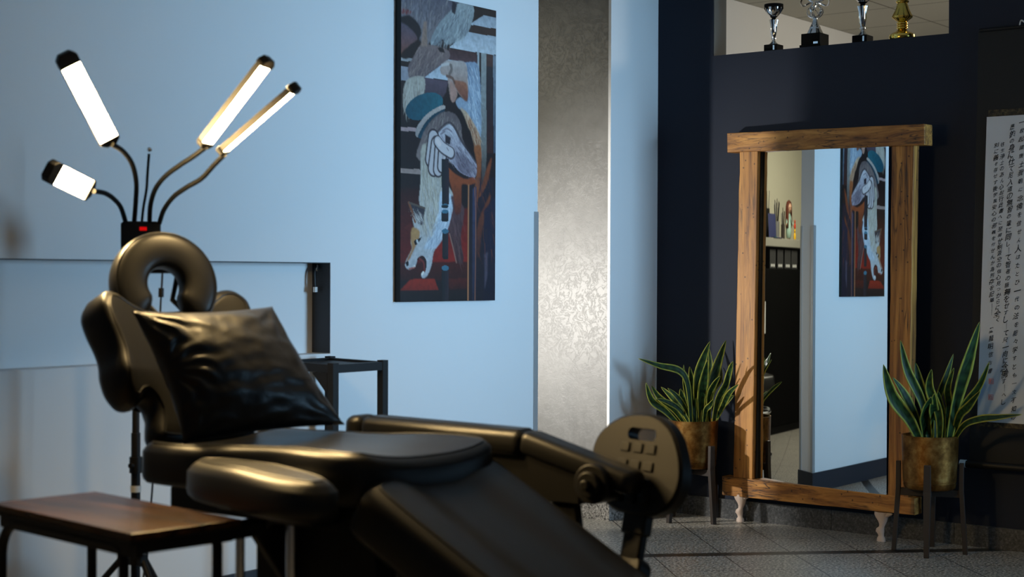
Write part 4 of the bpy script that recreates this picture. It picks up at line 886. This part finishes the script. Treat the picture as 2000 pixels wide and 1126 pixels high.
# ------------------------------------------------------------------ trophies on the sill of the high opening
SZ = 2.2955
TG = 'trophies on the high sill'
def tbase(mb, c, w, h, flare=0):
    a = math.radians(0); mb.box((c[0]-w/2, c[1]-w/2, SZ), (c[0]+w/2, c[1]+w/2, SZ+h))
    if flare: mb.box((c[0]-w/2-flare, c[1]-w/2-flare, SZ), (c[0]+w/2+flare, c[1]+w/2+flare, SZ+.012))
    return mb
def trophy_cup(x, y, s, label, w, h, plate=True):
    t = thing('trophy', (x, y, SZ), label, 'trophy', TG)
    tbase(MB(), (x, y), w, h).build('base', 'black_block', t, 0, .002)
    z = SZ+h; S = lambda L_: [(r*s, q*s) for r, q in L_]
    MB().lathe((x, y, z), S([(.026, 0), (.024, .003), (.014, .012), (.008, .022), (.007, .026), (.012, .029), (.012, .034), (.008, .037), (.010, .042), (.014, .062), (.015, .080), (.016, .098), (.021, .118), (.022, .124), (.012, .130), (.008, .134)]), 32, flute=(8, .10, 9, 13)).build('stem', 'silver', t)
    MB().lathe((x, y, z), S([(.006, .132), (.012, .138), (.022, .144), (.034, .158), (.042, .176), (.044, .186), (.041, .186), (.038, .176), (.02, .15), (0, .146)]), 40).build('bowl', 'silver', t)
    MB().lathe((x, y, z), S([(.0445, .185), (.047, .188), (.047, .202), (.042, .202), (.040, .185)]), 40).build('rim', 'black_block', t)
    MB().lathe((x, y, z), S([(.0075, .131), (.0135, .137), (.019, .141), (.012, .1415)]), 24).build('bowl_collar', 'black_block', t)
    mb = MB()
    for k in range(8):
        a = 2*PI*k/8; 
        for b0 in (0,):
            for q in (-1, 1):
                pts = []
                for j_ in range(9):
                    u = j_/8; zz = .141+.044*u; r = .013+.032*(u**.62); pts.append((x+s*(r-.0004)*math.cos(a+q*(.07+.25*u)), y+s*(r-.0004)*math.sin(a+q*(.07+.25*u)), z+s*zz))
                mb.tube(pts, [s*(.0012+.0030*j_/8) for j_ in range(9)], 6)
    mb.build('slits', 'black_block', t)
    if plate: MB().box((x-w/2-.0012, y-w/2+.012, SZ+.006), (x-w/2, y-w/2+.020, SZ+h-.006)).build('plate', 'silver', t, 0)
    return t
trophy_cup(6.775, 3.613, .98, 'small silver trophy cup with black rim, leftmost on the high sill', .070, .034)
trophy_cup(6.775, 3.145, 1.12, 'silver trophy with dark bowl between the twisted trophy and the gold one', .074, .036)
x, y = 6.775, 3.391
t = thing('trophy', (x, y, SZ), 'silver trophy of twisted loops on a tall black block base', 'trophy', TG)
mb = tbase(MB(), (x, y), .098, .066, .006); mb.build('base', 'black_block', t, 0, .002); z = SZ+.066
MB().lathe((x, y, z), [(.040, 0), (.037, .006), (.030, .020), (.026, .028), (.026, .034), (.024, .036), (.016, .052), (.011, .066), (.011, .078), (.012, .084), (0, .085)], 32, flute=(10, .05, 0, 4)).build('bell_foot', 'silver', t)
mb = MB()
for k in range(3):
    a = 2*PI*k/3+.5; pts = []
    for j_ in range(24):
        u = j_/23; r = .008+.022*math.sin(PI*min(1, u*2.4))*(u < .42)+(.0 if u < .42 else .075*((u-.42)/.58)**.7); b2 = a+u*3.3
        pts.append((x+r*math.cos(b2), y+r*math.sin(b2), z+.080+.17*u))
    mb.tube(pts, [.0045-.002*j_/23 for j_ in range(24)], 8)
    pts = [(x+.028*math.cos(a+q*.55)*math.sin(q)+.012*math.cos(a), y+.028*math.sin(a+q*.55)*math.sin(q)+.012*math.sin(a), z+.105+.026*math.cos(q)) for q in np.linspace(0, 2*PI, 20)]
    mb.tube(pts, .003, 8)
mb.tube([(x+.066*math.cos(q), y+.066*math.sin(q), z+.155+.012*math.sin(3*q)) for q in np.linspace(0, 2*PI, 40)], .0042, 8)
mb.build('loops', 'silver', t)
MB().box((x-.0505, y-.040, SZ+.014), (x-.0492, y-.016, SZ+.024)).build('plate', 'silver', t, 0)
x, y = 6.775, 2.948
t = thing('trophy', (x, y, SZ), 'gold fluted trophy, rightmost on the high sill', 'trophy', TG)
MB().lathe((x, y, SZ), [(.056, 0), (.060, .010), (.058, .022), (.048, .030), (.030, .037), (.022, .046), (.019, .052)], 40).build('base', 'gold', t)
mb = MB(); mb.lathe((x, y, SZ+.050), [(.019, 0), (.026, .003), (.026, .007), (.019, .010), (.025, .013), (.025, .017), (.019, .020), (.026, .023), (.026, .027), (.019, .031)], 32)
mb.lathe((x, y, SZ+.080), [(.018, 0), (.026, .008), (.044, .022), (.046, .027), (.042, .034), (.030, .060), (.024, .082), (.022, .088), (.028, .092), (.030, .098), (.024, .104), (.018, .108), (.026, .130), (.030, .15), (0, .16)], 48, flute=(14, .045, 1, 6))
mb.build('fluted_stem', 'gold', t)

# ------------------------------------------------------------------ hanging scroll
ST, SB = V((6.703, 0, 2.29)), V((6.660, 0, .372)); SD = (ST-SB).normalized()
def sp_(yy, z, d=0):
    q = SB+SD*((z-SB.z)/SD.z); return V((q.x-d, yy, z))
YA, YB = 2.572, 1.985
hs = thing('hanging_scroll', (6.70, 2.28, .36), 'black hanging scroll with white paper of brush calligraphy on the navy wall', 'scroll')
mb = MB(); nv = 30; vs = []
for k in range(nv+1):
    z = .372+1.918*k/nv; dr = .012*(1-k/nv)
    for yy in (YA-.014+dr*1.1, YB): vs.append(sp_(yy, z, .0012*math.sin(k*.9)))
vs += [p+V((.002, 0, 0)) for p in vs]; o_ = 2*(nv+1)
fs = [(2*k, 2*k+2, 2*k+3, 2*k+1) for k in range(nv)]+[(o_+2*k, o_+2*k+1, o_+2*k+3, o_+2*k+2) for k in range(nv)]
mb.add(vs, fs); mb.build('mount', 'silk', hs, 180)
PA, PB, PZ0, PZ1 = 2.513, 2.045, .563, 1.906
def paper_y(z): return PA+.023*(PZ1-z)/(PZ1-PZ0)
mb = MB(); nu, nv = 40, 110; vs = []; cs = []
for k in range(nv+1):
    z = PZ0+(PZ1-PZ0)*k/nv
    for i in range(nu+1):
        a = i/nu; yy = paper_y(z)*(1-a)+PB*a; vs.append(sp_(yy, z, .0045))
        hh = (z-PZ0)/(PZ1-PZ0); ss = (paper_y(z)-yy)
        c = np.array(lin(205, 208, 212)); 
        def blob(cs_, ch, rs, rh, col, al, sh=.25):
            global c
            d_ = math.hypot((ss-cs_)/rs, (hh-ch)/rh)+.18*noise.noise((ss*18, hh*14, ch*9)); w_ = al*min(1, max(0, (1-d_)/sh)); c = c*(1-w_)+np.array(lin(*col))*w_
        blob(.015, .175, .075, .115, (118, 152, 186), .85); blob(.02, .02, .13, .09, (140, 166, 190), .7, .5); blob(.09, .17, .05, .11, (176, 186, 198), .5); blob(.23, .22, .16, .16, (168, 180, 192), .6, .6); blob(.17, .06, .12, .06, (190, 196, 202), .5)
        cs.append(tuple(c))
mb.add(vs, [(k*(nu+1)+i, (k+1)*(nu+1)+i, (k+1)*(nu+1)+i+1, k*(nu+1)+i+1) for k in range(nv) for i in range(nu)], cs)
pp = mb.build('paper', 'paper', hs, 180)
for z0, z1 in ((PZ1+.001, PZ1+.030), (PZ0-.022, PZ0-.001)): MB().add([sp_(paper_y(z0)-.006, z0, .003), sp_(PB, z0, .003), sp_(PB, z1, .003), sp_(paper_y(z1)-.006, z1, .003)], [(0, 1, 2, 3)]).build('brocade_band', 'brocade', hs, 0)
MB().tube([sp_(YA+.010, .372, .008), sp_(YB-.02, .372, .008)], .016, 20).build('roller', 'black_plastic', hs)
MB().tube([sp_(YA+.009, .372, .008), sp_(YA+.036, .372, .008)], .0175, 20).build('roller_knob', 'roller_knob', hs)['label'] = 'pale roller end knob'
MB().tube([sp_(YA-.02, 2.292, .004), sp_(YB, 2.292, .004)], .008, 12).build('top_rod', 'black_metal', hs)
MB().tube(spline([sp_(2.372, 2.298, .006), sp_(2.365, 2.318, .008), sp_(2.345, 2.306, .01), sp_(2.325, 2.298, .008), sp_(2.31, 2.325, .006), sp_(2.28, 2.36, .004), sp_(2.24, 2.32, .006), sp_(2.20, 2.297, .006)], 6), .0035, 8).build('hanging_cord', 'white_plastic', hs)
# brush writing: vertical columns, read from the right
COLS = [(.160, 1.893, .0205, '一枚起請唐土我朝に念佛を信せん人はたとひ一代の法を能々学すとも一文不知の'),
 (.1155, 1.870, .0235, '愚鈍の身に仕て尼入道の無智の輩に同し|て智者の振舞をせすし|て只一向に念佛す|へし'),
 (.0770, 1.795, .0200, '往生浄土のあん心起行此書へに至極せ剣源空の信心見つからに全く'),
 (.0480, 1.793, .0195, '別に義を存せす後学異安心の邪義を付せんか為所存を記畢||'),
 (.0510, .985, .0215, '墨龍明信右書')]
ENDZ = [.572, .640, 1.000, 1.030, .770]
mb = MB(); dg = None
fc = bpy.data.curves.new('brush', 'FONT'); fo_ = bpy.data.objects.new('brush', fc); COL.objects.link(fo_); fc.resolution_u = 3; fc.offset = .010
glyph = {}
def get_glyph(chr_):
    if chr_ not in glyph:
        fc.body = chr_; fc.size = 1; bpy.context.view_layer.update()
        e = fo_.evaluated_get(bpy.context.evaluated_depsgraph_get()); me = e.to_mesh()
        glyph[chr_] = ([v.co.copy() for v in me.vertices], [tuple(p.vertices) for p in me.polygons]); e.to_mesh_clear()
    return glyph[chr_]
for ci, (sx, ztop, size, txt) in enumerate(COLS):
    mb = MB(); zend = ENDZ[ci]; pitch = (ztop-zend)/len(txt); z = ztop
    for k, cc in enumerate(txt):
        zc = z-pitch/2; z -= pitch; rr = random.Random(ci*100+k)
        if cc == '|':
            q0, q1 = sx+.002, sx+.0035
            mb.add([sp_(paper_y(zc)-q0, zc+pitch*.5, .0062), sp_(paper_y(zc)-q1, zc+pitch*.5, .0062), sp_(paper_y(zc)-q1+.0007, zc-pitch*.45, .0062), sp_(paper_y(zc)-q0, zc-pitch*.5, .0062)], [(0, 3, 2, 1)]); continue
        gv, gf = get_glyph(cc)
        if not gv: continue
        xs = [v.x for v in gv]; ys_ = [v.y for v in gv]; mx_, my_ = (min(xs)+max(xs))/2, (min(ys_)+max(ys_))/2
        sz = size*1.1*rr.uniform(.85, 1.25)*(1.25 if cc in '人念佛全一入' else 1); sh = rr.uniform(.05, .38); st_ = rr.uniform(.9, 1.15)
        dx0 = rr.uniform(-.002, .002); vs = []
        for v in gv:
            x_, y_ = (v.x-mx_), (v.y-my_)
            x_ += sh*y_+.07*noise.noise((x_*2.5+k, y_*2.5, ci*3.1)); y_ += .22*x_+.08*noise.noise((x_*2.5, y_*2.5+k*1.7, ci))
            zz = zc+y_*sz*st_; vs.append(sp_(paper_y(zz)-sx-dx0-x_*sz*.92, zz, .0062))
        mb.add(vs, gf)
    mb.build('writing_column', 'ink', pp, 0)['label'] = 'black brush characters in one column'
bpy.data.objects.remove(fo_)
for zc, hgt in ((.742, .024), (.672, .024)):
    mb = MB(); s0 = .047; f_ = .0022
    y0_ = paper_y(zc)-s0; 
    for a, b2, c_, d_ in ((0, .022, 0, f_), (0, .022, hgt-f_, hgt), (0, f_, 0, hgt), (.022-f_, .022, 0, hgt), (.004, .009, .004, hgt-.004), (.011, .018, .004, .008), (.011, .018, .011, .015), (.011, .014, .011, hgt-.003)):
        mb.add([sp_(y0_-a, zc-hgt/2+c_, .0058), sp_(y0_-b2, zc-hgt/2+c_, .0058), sp_(y0_-b2, zc-hgt/2+d_, .0058), sp_(y0_-a, zc-hgt/2+d_, .0058)], [(0, 1, 2, 3)])
    mb.build('seal', 'seal_red', pp, 0)['label'] = 'small faded red square seal'

# ------------------------------------------------------------------ side room, seen in the mirror
CYF = 6.95
cbn = thing('black_cabinet', (4.1, 7.2, 0), 'wide black cabinet in the side room with pale top shelf', 'cabinet')
MB().box((2.6, CYF, .06), (4.95, 7.5, 1.27)).build('body', 'black_block', cbn, 0, .004)
MB().box((2.6, CYF+.03, 0), (4.95, 7.5, .06)).build('plinth', 'black_metal', cbn, 0)
MB().box((2.55, CYF-.02, 1.44), (5.0, 7.58, 1.505)).build('top_shelf', 'pale_board', cbn, 0, .003)['label'] = 'pale top shelf'
MB().box((2.6, CYF+.20, 1.27), (4.95, 7.5, 1.44)).build('back_panel', 'black_metal', cbn, 0)
def other(name, label, cat, mb, mat, group=None, parts=()):
    o = mb.build(name, mat, None, 50); tag(o, label, cat, group); return o
BG = 'dark storage boxes on the cabinet'
order = ['dark storage box on the black cabinet, first of the row from the folded card', 'dark storage box on the black cabinet, second of the row from the folded card', 'dark storage box on the black cabinet, third of the row from the folded card', 'dark storage box on the black cabinet, last of the row, below the doll']
for k, x in enumerate((4.38, 4.14, 3.90, 3.68)):
    bx_ = thing('storage_box', (x, CYF+.09, 1.27), order[k], 'box', BG)
    MB().box((x-.095, CYF+.005, 1.271), (x+.095, CYF+.19, 1.42)).build('box_body', 'dark_box', bx_, 0, .003)
    mb = MB()
    for q in range(3): mb.box((x-.06+q*.045, CYF+.001, 1.285), (x-.03+q*.045, CYF+.005, 1.305))
    mb.build('label_marks', 'white_plastic', bx_, 0)
o = MB().add([(4.62, CYF-.01, 1.512), (4.36, CYF-.01, 1.512), (4.36, CYF+.16, 1.512), (4.62, CYF+.16, 1.512), (4.66, CYF+.16, 1.512), (4.42, CYF+.16, 1.512), (4.44, CYF+.19, 1.70), (4.68, CYF+.19, 1.70)], [(0, 3, 2, 1), (4, 7, 6, 5)])
plain('card_blue', lin(30, 38, 84), .6)
cdn = o.build('folded_card', 'card_blue', None, 0); cdn.modifiers.new('s', 'SOLIDIFY').thickness = .004; tag(cdn, 'dark blue folded card standing open on the cabinet shelf', 'card')
cdn.location = (-.24, -.015, 0)
for q0, q1, cc in (((4.50, CYF-.012, 1.5145), (4.58, CYF+.06, 1.516), (90, 160, 150)), ((4.40, CYF+.02, 1.5145), (4.48, CYF+.12, 1.516), (200, 200, 210)), ((4.60, CYF+.184, 1.60), (4.50, CYF+.186, 1.64), (190, 190, 150)), ((4.37, CYF+.06, 1.5145), (4.395, CYF+.12, 1.516), (190, 60, 80))):
    MB().box(q0, q1, lin(*cc)).build('print', 'toy', cdn, 0).data.transform(Matrix.Translation((-.24, -.015, 0)))
def holder(x, y, r, h, label, mat, n, top):
    t = thing('tool_holder', (x, y, 1.505), label, 'tool holder', 'tool holders on the cabinet shelf'); t.scale = (1.4, 1.4, 1.0)
    MB().lathe((x, y, 1.505), [(r, 0), (r, h), (r*.9, h), (r*.85, .02), (0, .02)], 20).build('cup', mat, t)
    for k in range(n):
        a = 2*PI*k/n; MB().tube([(x+.3*r*math.cos(a), y+.3*r*math.sin(a), 1.53), (x+.95*r*math.cos(a+.5), y+.95*r*math.sin(a+.5), 1.505+top*random.uniform(.8, 1.05))], .006, 8).build('tool', random.choice(['black_metal', 'dark_wood', 'grey_plastic']), t)
holder(4.36, 7.30, .05, .24, 'tall dark tool holder behind the folded card', 'black_plastic', 5, .36)
holder(4.10, 7.20, .055, .14, 'grey-brown tool holder full of brushes, beside the tall dark one', 'grey_plastic', 8, .32)
holder(3.92, 7.15, .035, .12, 'thin dark tool holder beside the doll', 'dark_wood', 5, .26)
# doll
dx, dy = 3.70, 7.18
dl = thing('doll', (dx, dy, 1.505), 'small doll with long auburn hair and pale green dress on the shelf', 'doll')
plain('doll_hair', lin(96, 42, 24), .6); plain('doll_skin', lin(205, 160, 130), .6); plain('doll_dress', lin(160, 190, 175), .7)
mb = MB(); mb.lathe((dx, dy, 1.52), [(.035, 0), (.045, .02), (.05, .06), (.04, .11), (.028, .15), (.034, .19), (.02, .205), (0, .207)], 20)
for s in (-1, 1): mb.tube([(dx+s*.03, dy, 1.70), (dx+s*.055, dy-.015, 1.65), (dx+s*.075, dy-.03, 1.63)], [.016, .015, .011], 10)
mb.build('dress', 'doll_dress', dl)
hd_ = MB().lathe((dx, dy-.006, 1.715), [(0, 0), (.02, .004), (.038, .02), (.046, .045), (.043, .068), (.03, .085), (0, .093)], 20).build('head', 'doll_skin', dl)
MB().tube([(dx, dy-.048, 1.752), (dx, dy-.057, 1.750)], .006, 8).build('nose', 'doll_skin', hd_)
for s in (-1, 1):
    MB().tube([(dx+s*.072, dy-.028, 1.634), (dx+s*.085, dy-.036, 1.622)], .009, 8).build('hand', 'doll_skin', dl)
    MB().tube([(dx+s*.018, dy-.01, 1.505), (dx+s*.018, dy-.01, 1.53)], .012, 8).build('leg', 'doll_skin', dl)
mb = MB()
for s in (-1, 1): mb.tube([(dx+s*.017, dy-.047, 1.765), (dx+s*.017, dy-.0515, 1.765)], .006, 10)
mb.tube([(dx-.008, dy-.045, 1.738), (dx+.008, dy-.045, 1.738)], .002, 6); mb.build('face_markings', 'black_plastic', hd_)
mb = MB(); n = 22; vs = []
prof = [(.02, 1.825), (.045, 1.812), (.056, 1.785), (.060, 1.75), (.062, 1.70), (.064, 1.65), (.052, 1.60)]
vs.append((dx, dy, 1.83))
for r, z in prof:
    for k in range(n+1): a = math.radians(-50+280*k/n) if z < 1.80 else math.radians(-80+340*k/n); vs.append((dx+r*math.cos(a), dy+.004+r*math.sin(a), z))
fs = [(0, 1+k, 2+k) for k in range(n)]+[(1+i*(n+1)+k, 1+(i+1)*(n+1)+k, 2+(i+1)*(n+1)+k, 2+i*(n+1)+k) for i in range(len(prof)-1) for k in range(n)]
dl.scale = (1.45, 1.45, 1.0)
mb.add(vs, fs); h_ = mb.build('hair', 'doll_hair', dl, 180); h_.modifiers.new('s', 'SOLIDIFY').thickness = .008
for k, (x, z, r, c, lab) in enumerate(((3.60, 1.505, .028, (230, 180, 30), 'small yellow toy figure at the end of the shelf, beside the doll'), (3.60, 1.595, .022, (200, 60, 30), 'small red and orange toy figure stacked on the yellow one'))):
    col = lin(*c); c2 = lin(*((220, 130, 40) if k else (235, 190, 50)))
    mb = MB(); mb.lathe((x, 7.05, z), [(0, 0), (r, .004), (r*1.15, r), (r*.8, r*1.9), (r*.4, r*2.1), (r*.7, r*2.4), (r*.75, r*2.9), (r*.4, r*3.25), (0, r*3.3)], 16, col=col)
    o = mb.build('toy_figure', 'toy', None, 60); tag(o, lab, 'toy')
# stool at the edge of the mirror view
sx_, sy_ = 5.33, 5.95
sl = thing('swivel_chair', (sx_, sy_, 0), 'dark swivel chair with chrome pedestal reflected at the mirror edge', 'chair')
MB().lathe((sx_, sy_, 0), [(.24, 0), (.24, .02), (.06, .05), (.035, .07)], 32).build('base', 'chrome', sl)
MB().lathe((sx_, sy_, .06), [(.035, 0), (.035, .20), (.028, .21), (.028, .40)], 20).build('pedestal', 'chrome', sl)
MB().tube([(sx_+.21*math.cos(a), sy_+.21*math.sin(a), .31) for a in np.linspace(0, 2*PI, 40)], .011, 8).build('foot_ring', 'chrome', sl)
mb = MB(); cushion(mb, rrect(-.23, .23, -.22, .22, .08), (sx_, sy_, .45), (1, 0, 0), (0, 1, 0), (0, 0, 1), .10, .04); mb.build('seat', 'leather', sl, 80)
mb = MB(); cushion(mb, rrect(-.22, .22, 0, .30, .06), (sx_+.02, sy_+.24, .58), (1, 0, 0), (0, .1, .99), (0, -.99, .1), .08, .03); mb.build('backrest', 'leather', sl, 80)
MB().box((4.60, CYF-.004, .78), (4.92, CYF-.0005, 1.02)).build('paper_notice', 'white_plastic', None, 0)
tag(bpy.data.objects['paper_notice'], 'plain pale paper sheet taped to the black cabinet front', 'paper')
tb2 = MB().box((5.30, 6.35, 0), (5.75, 6.75, .12)).build('low_box', 'white_plastic', None, 0, .006); tag(tb2, 'low pale box on the side room floor behind the swivel chair', 'box')
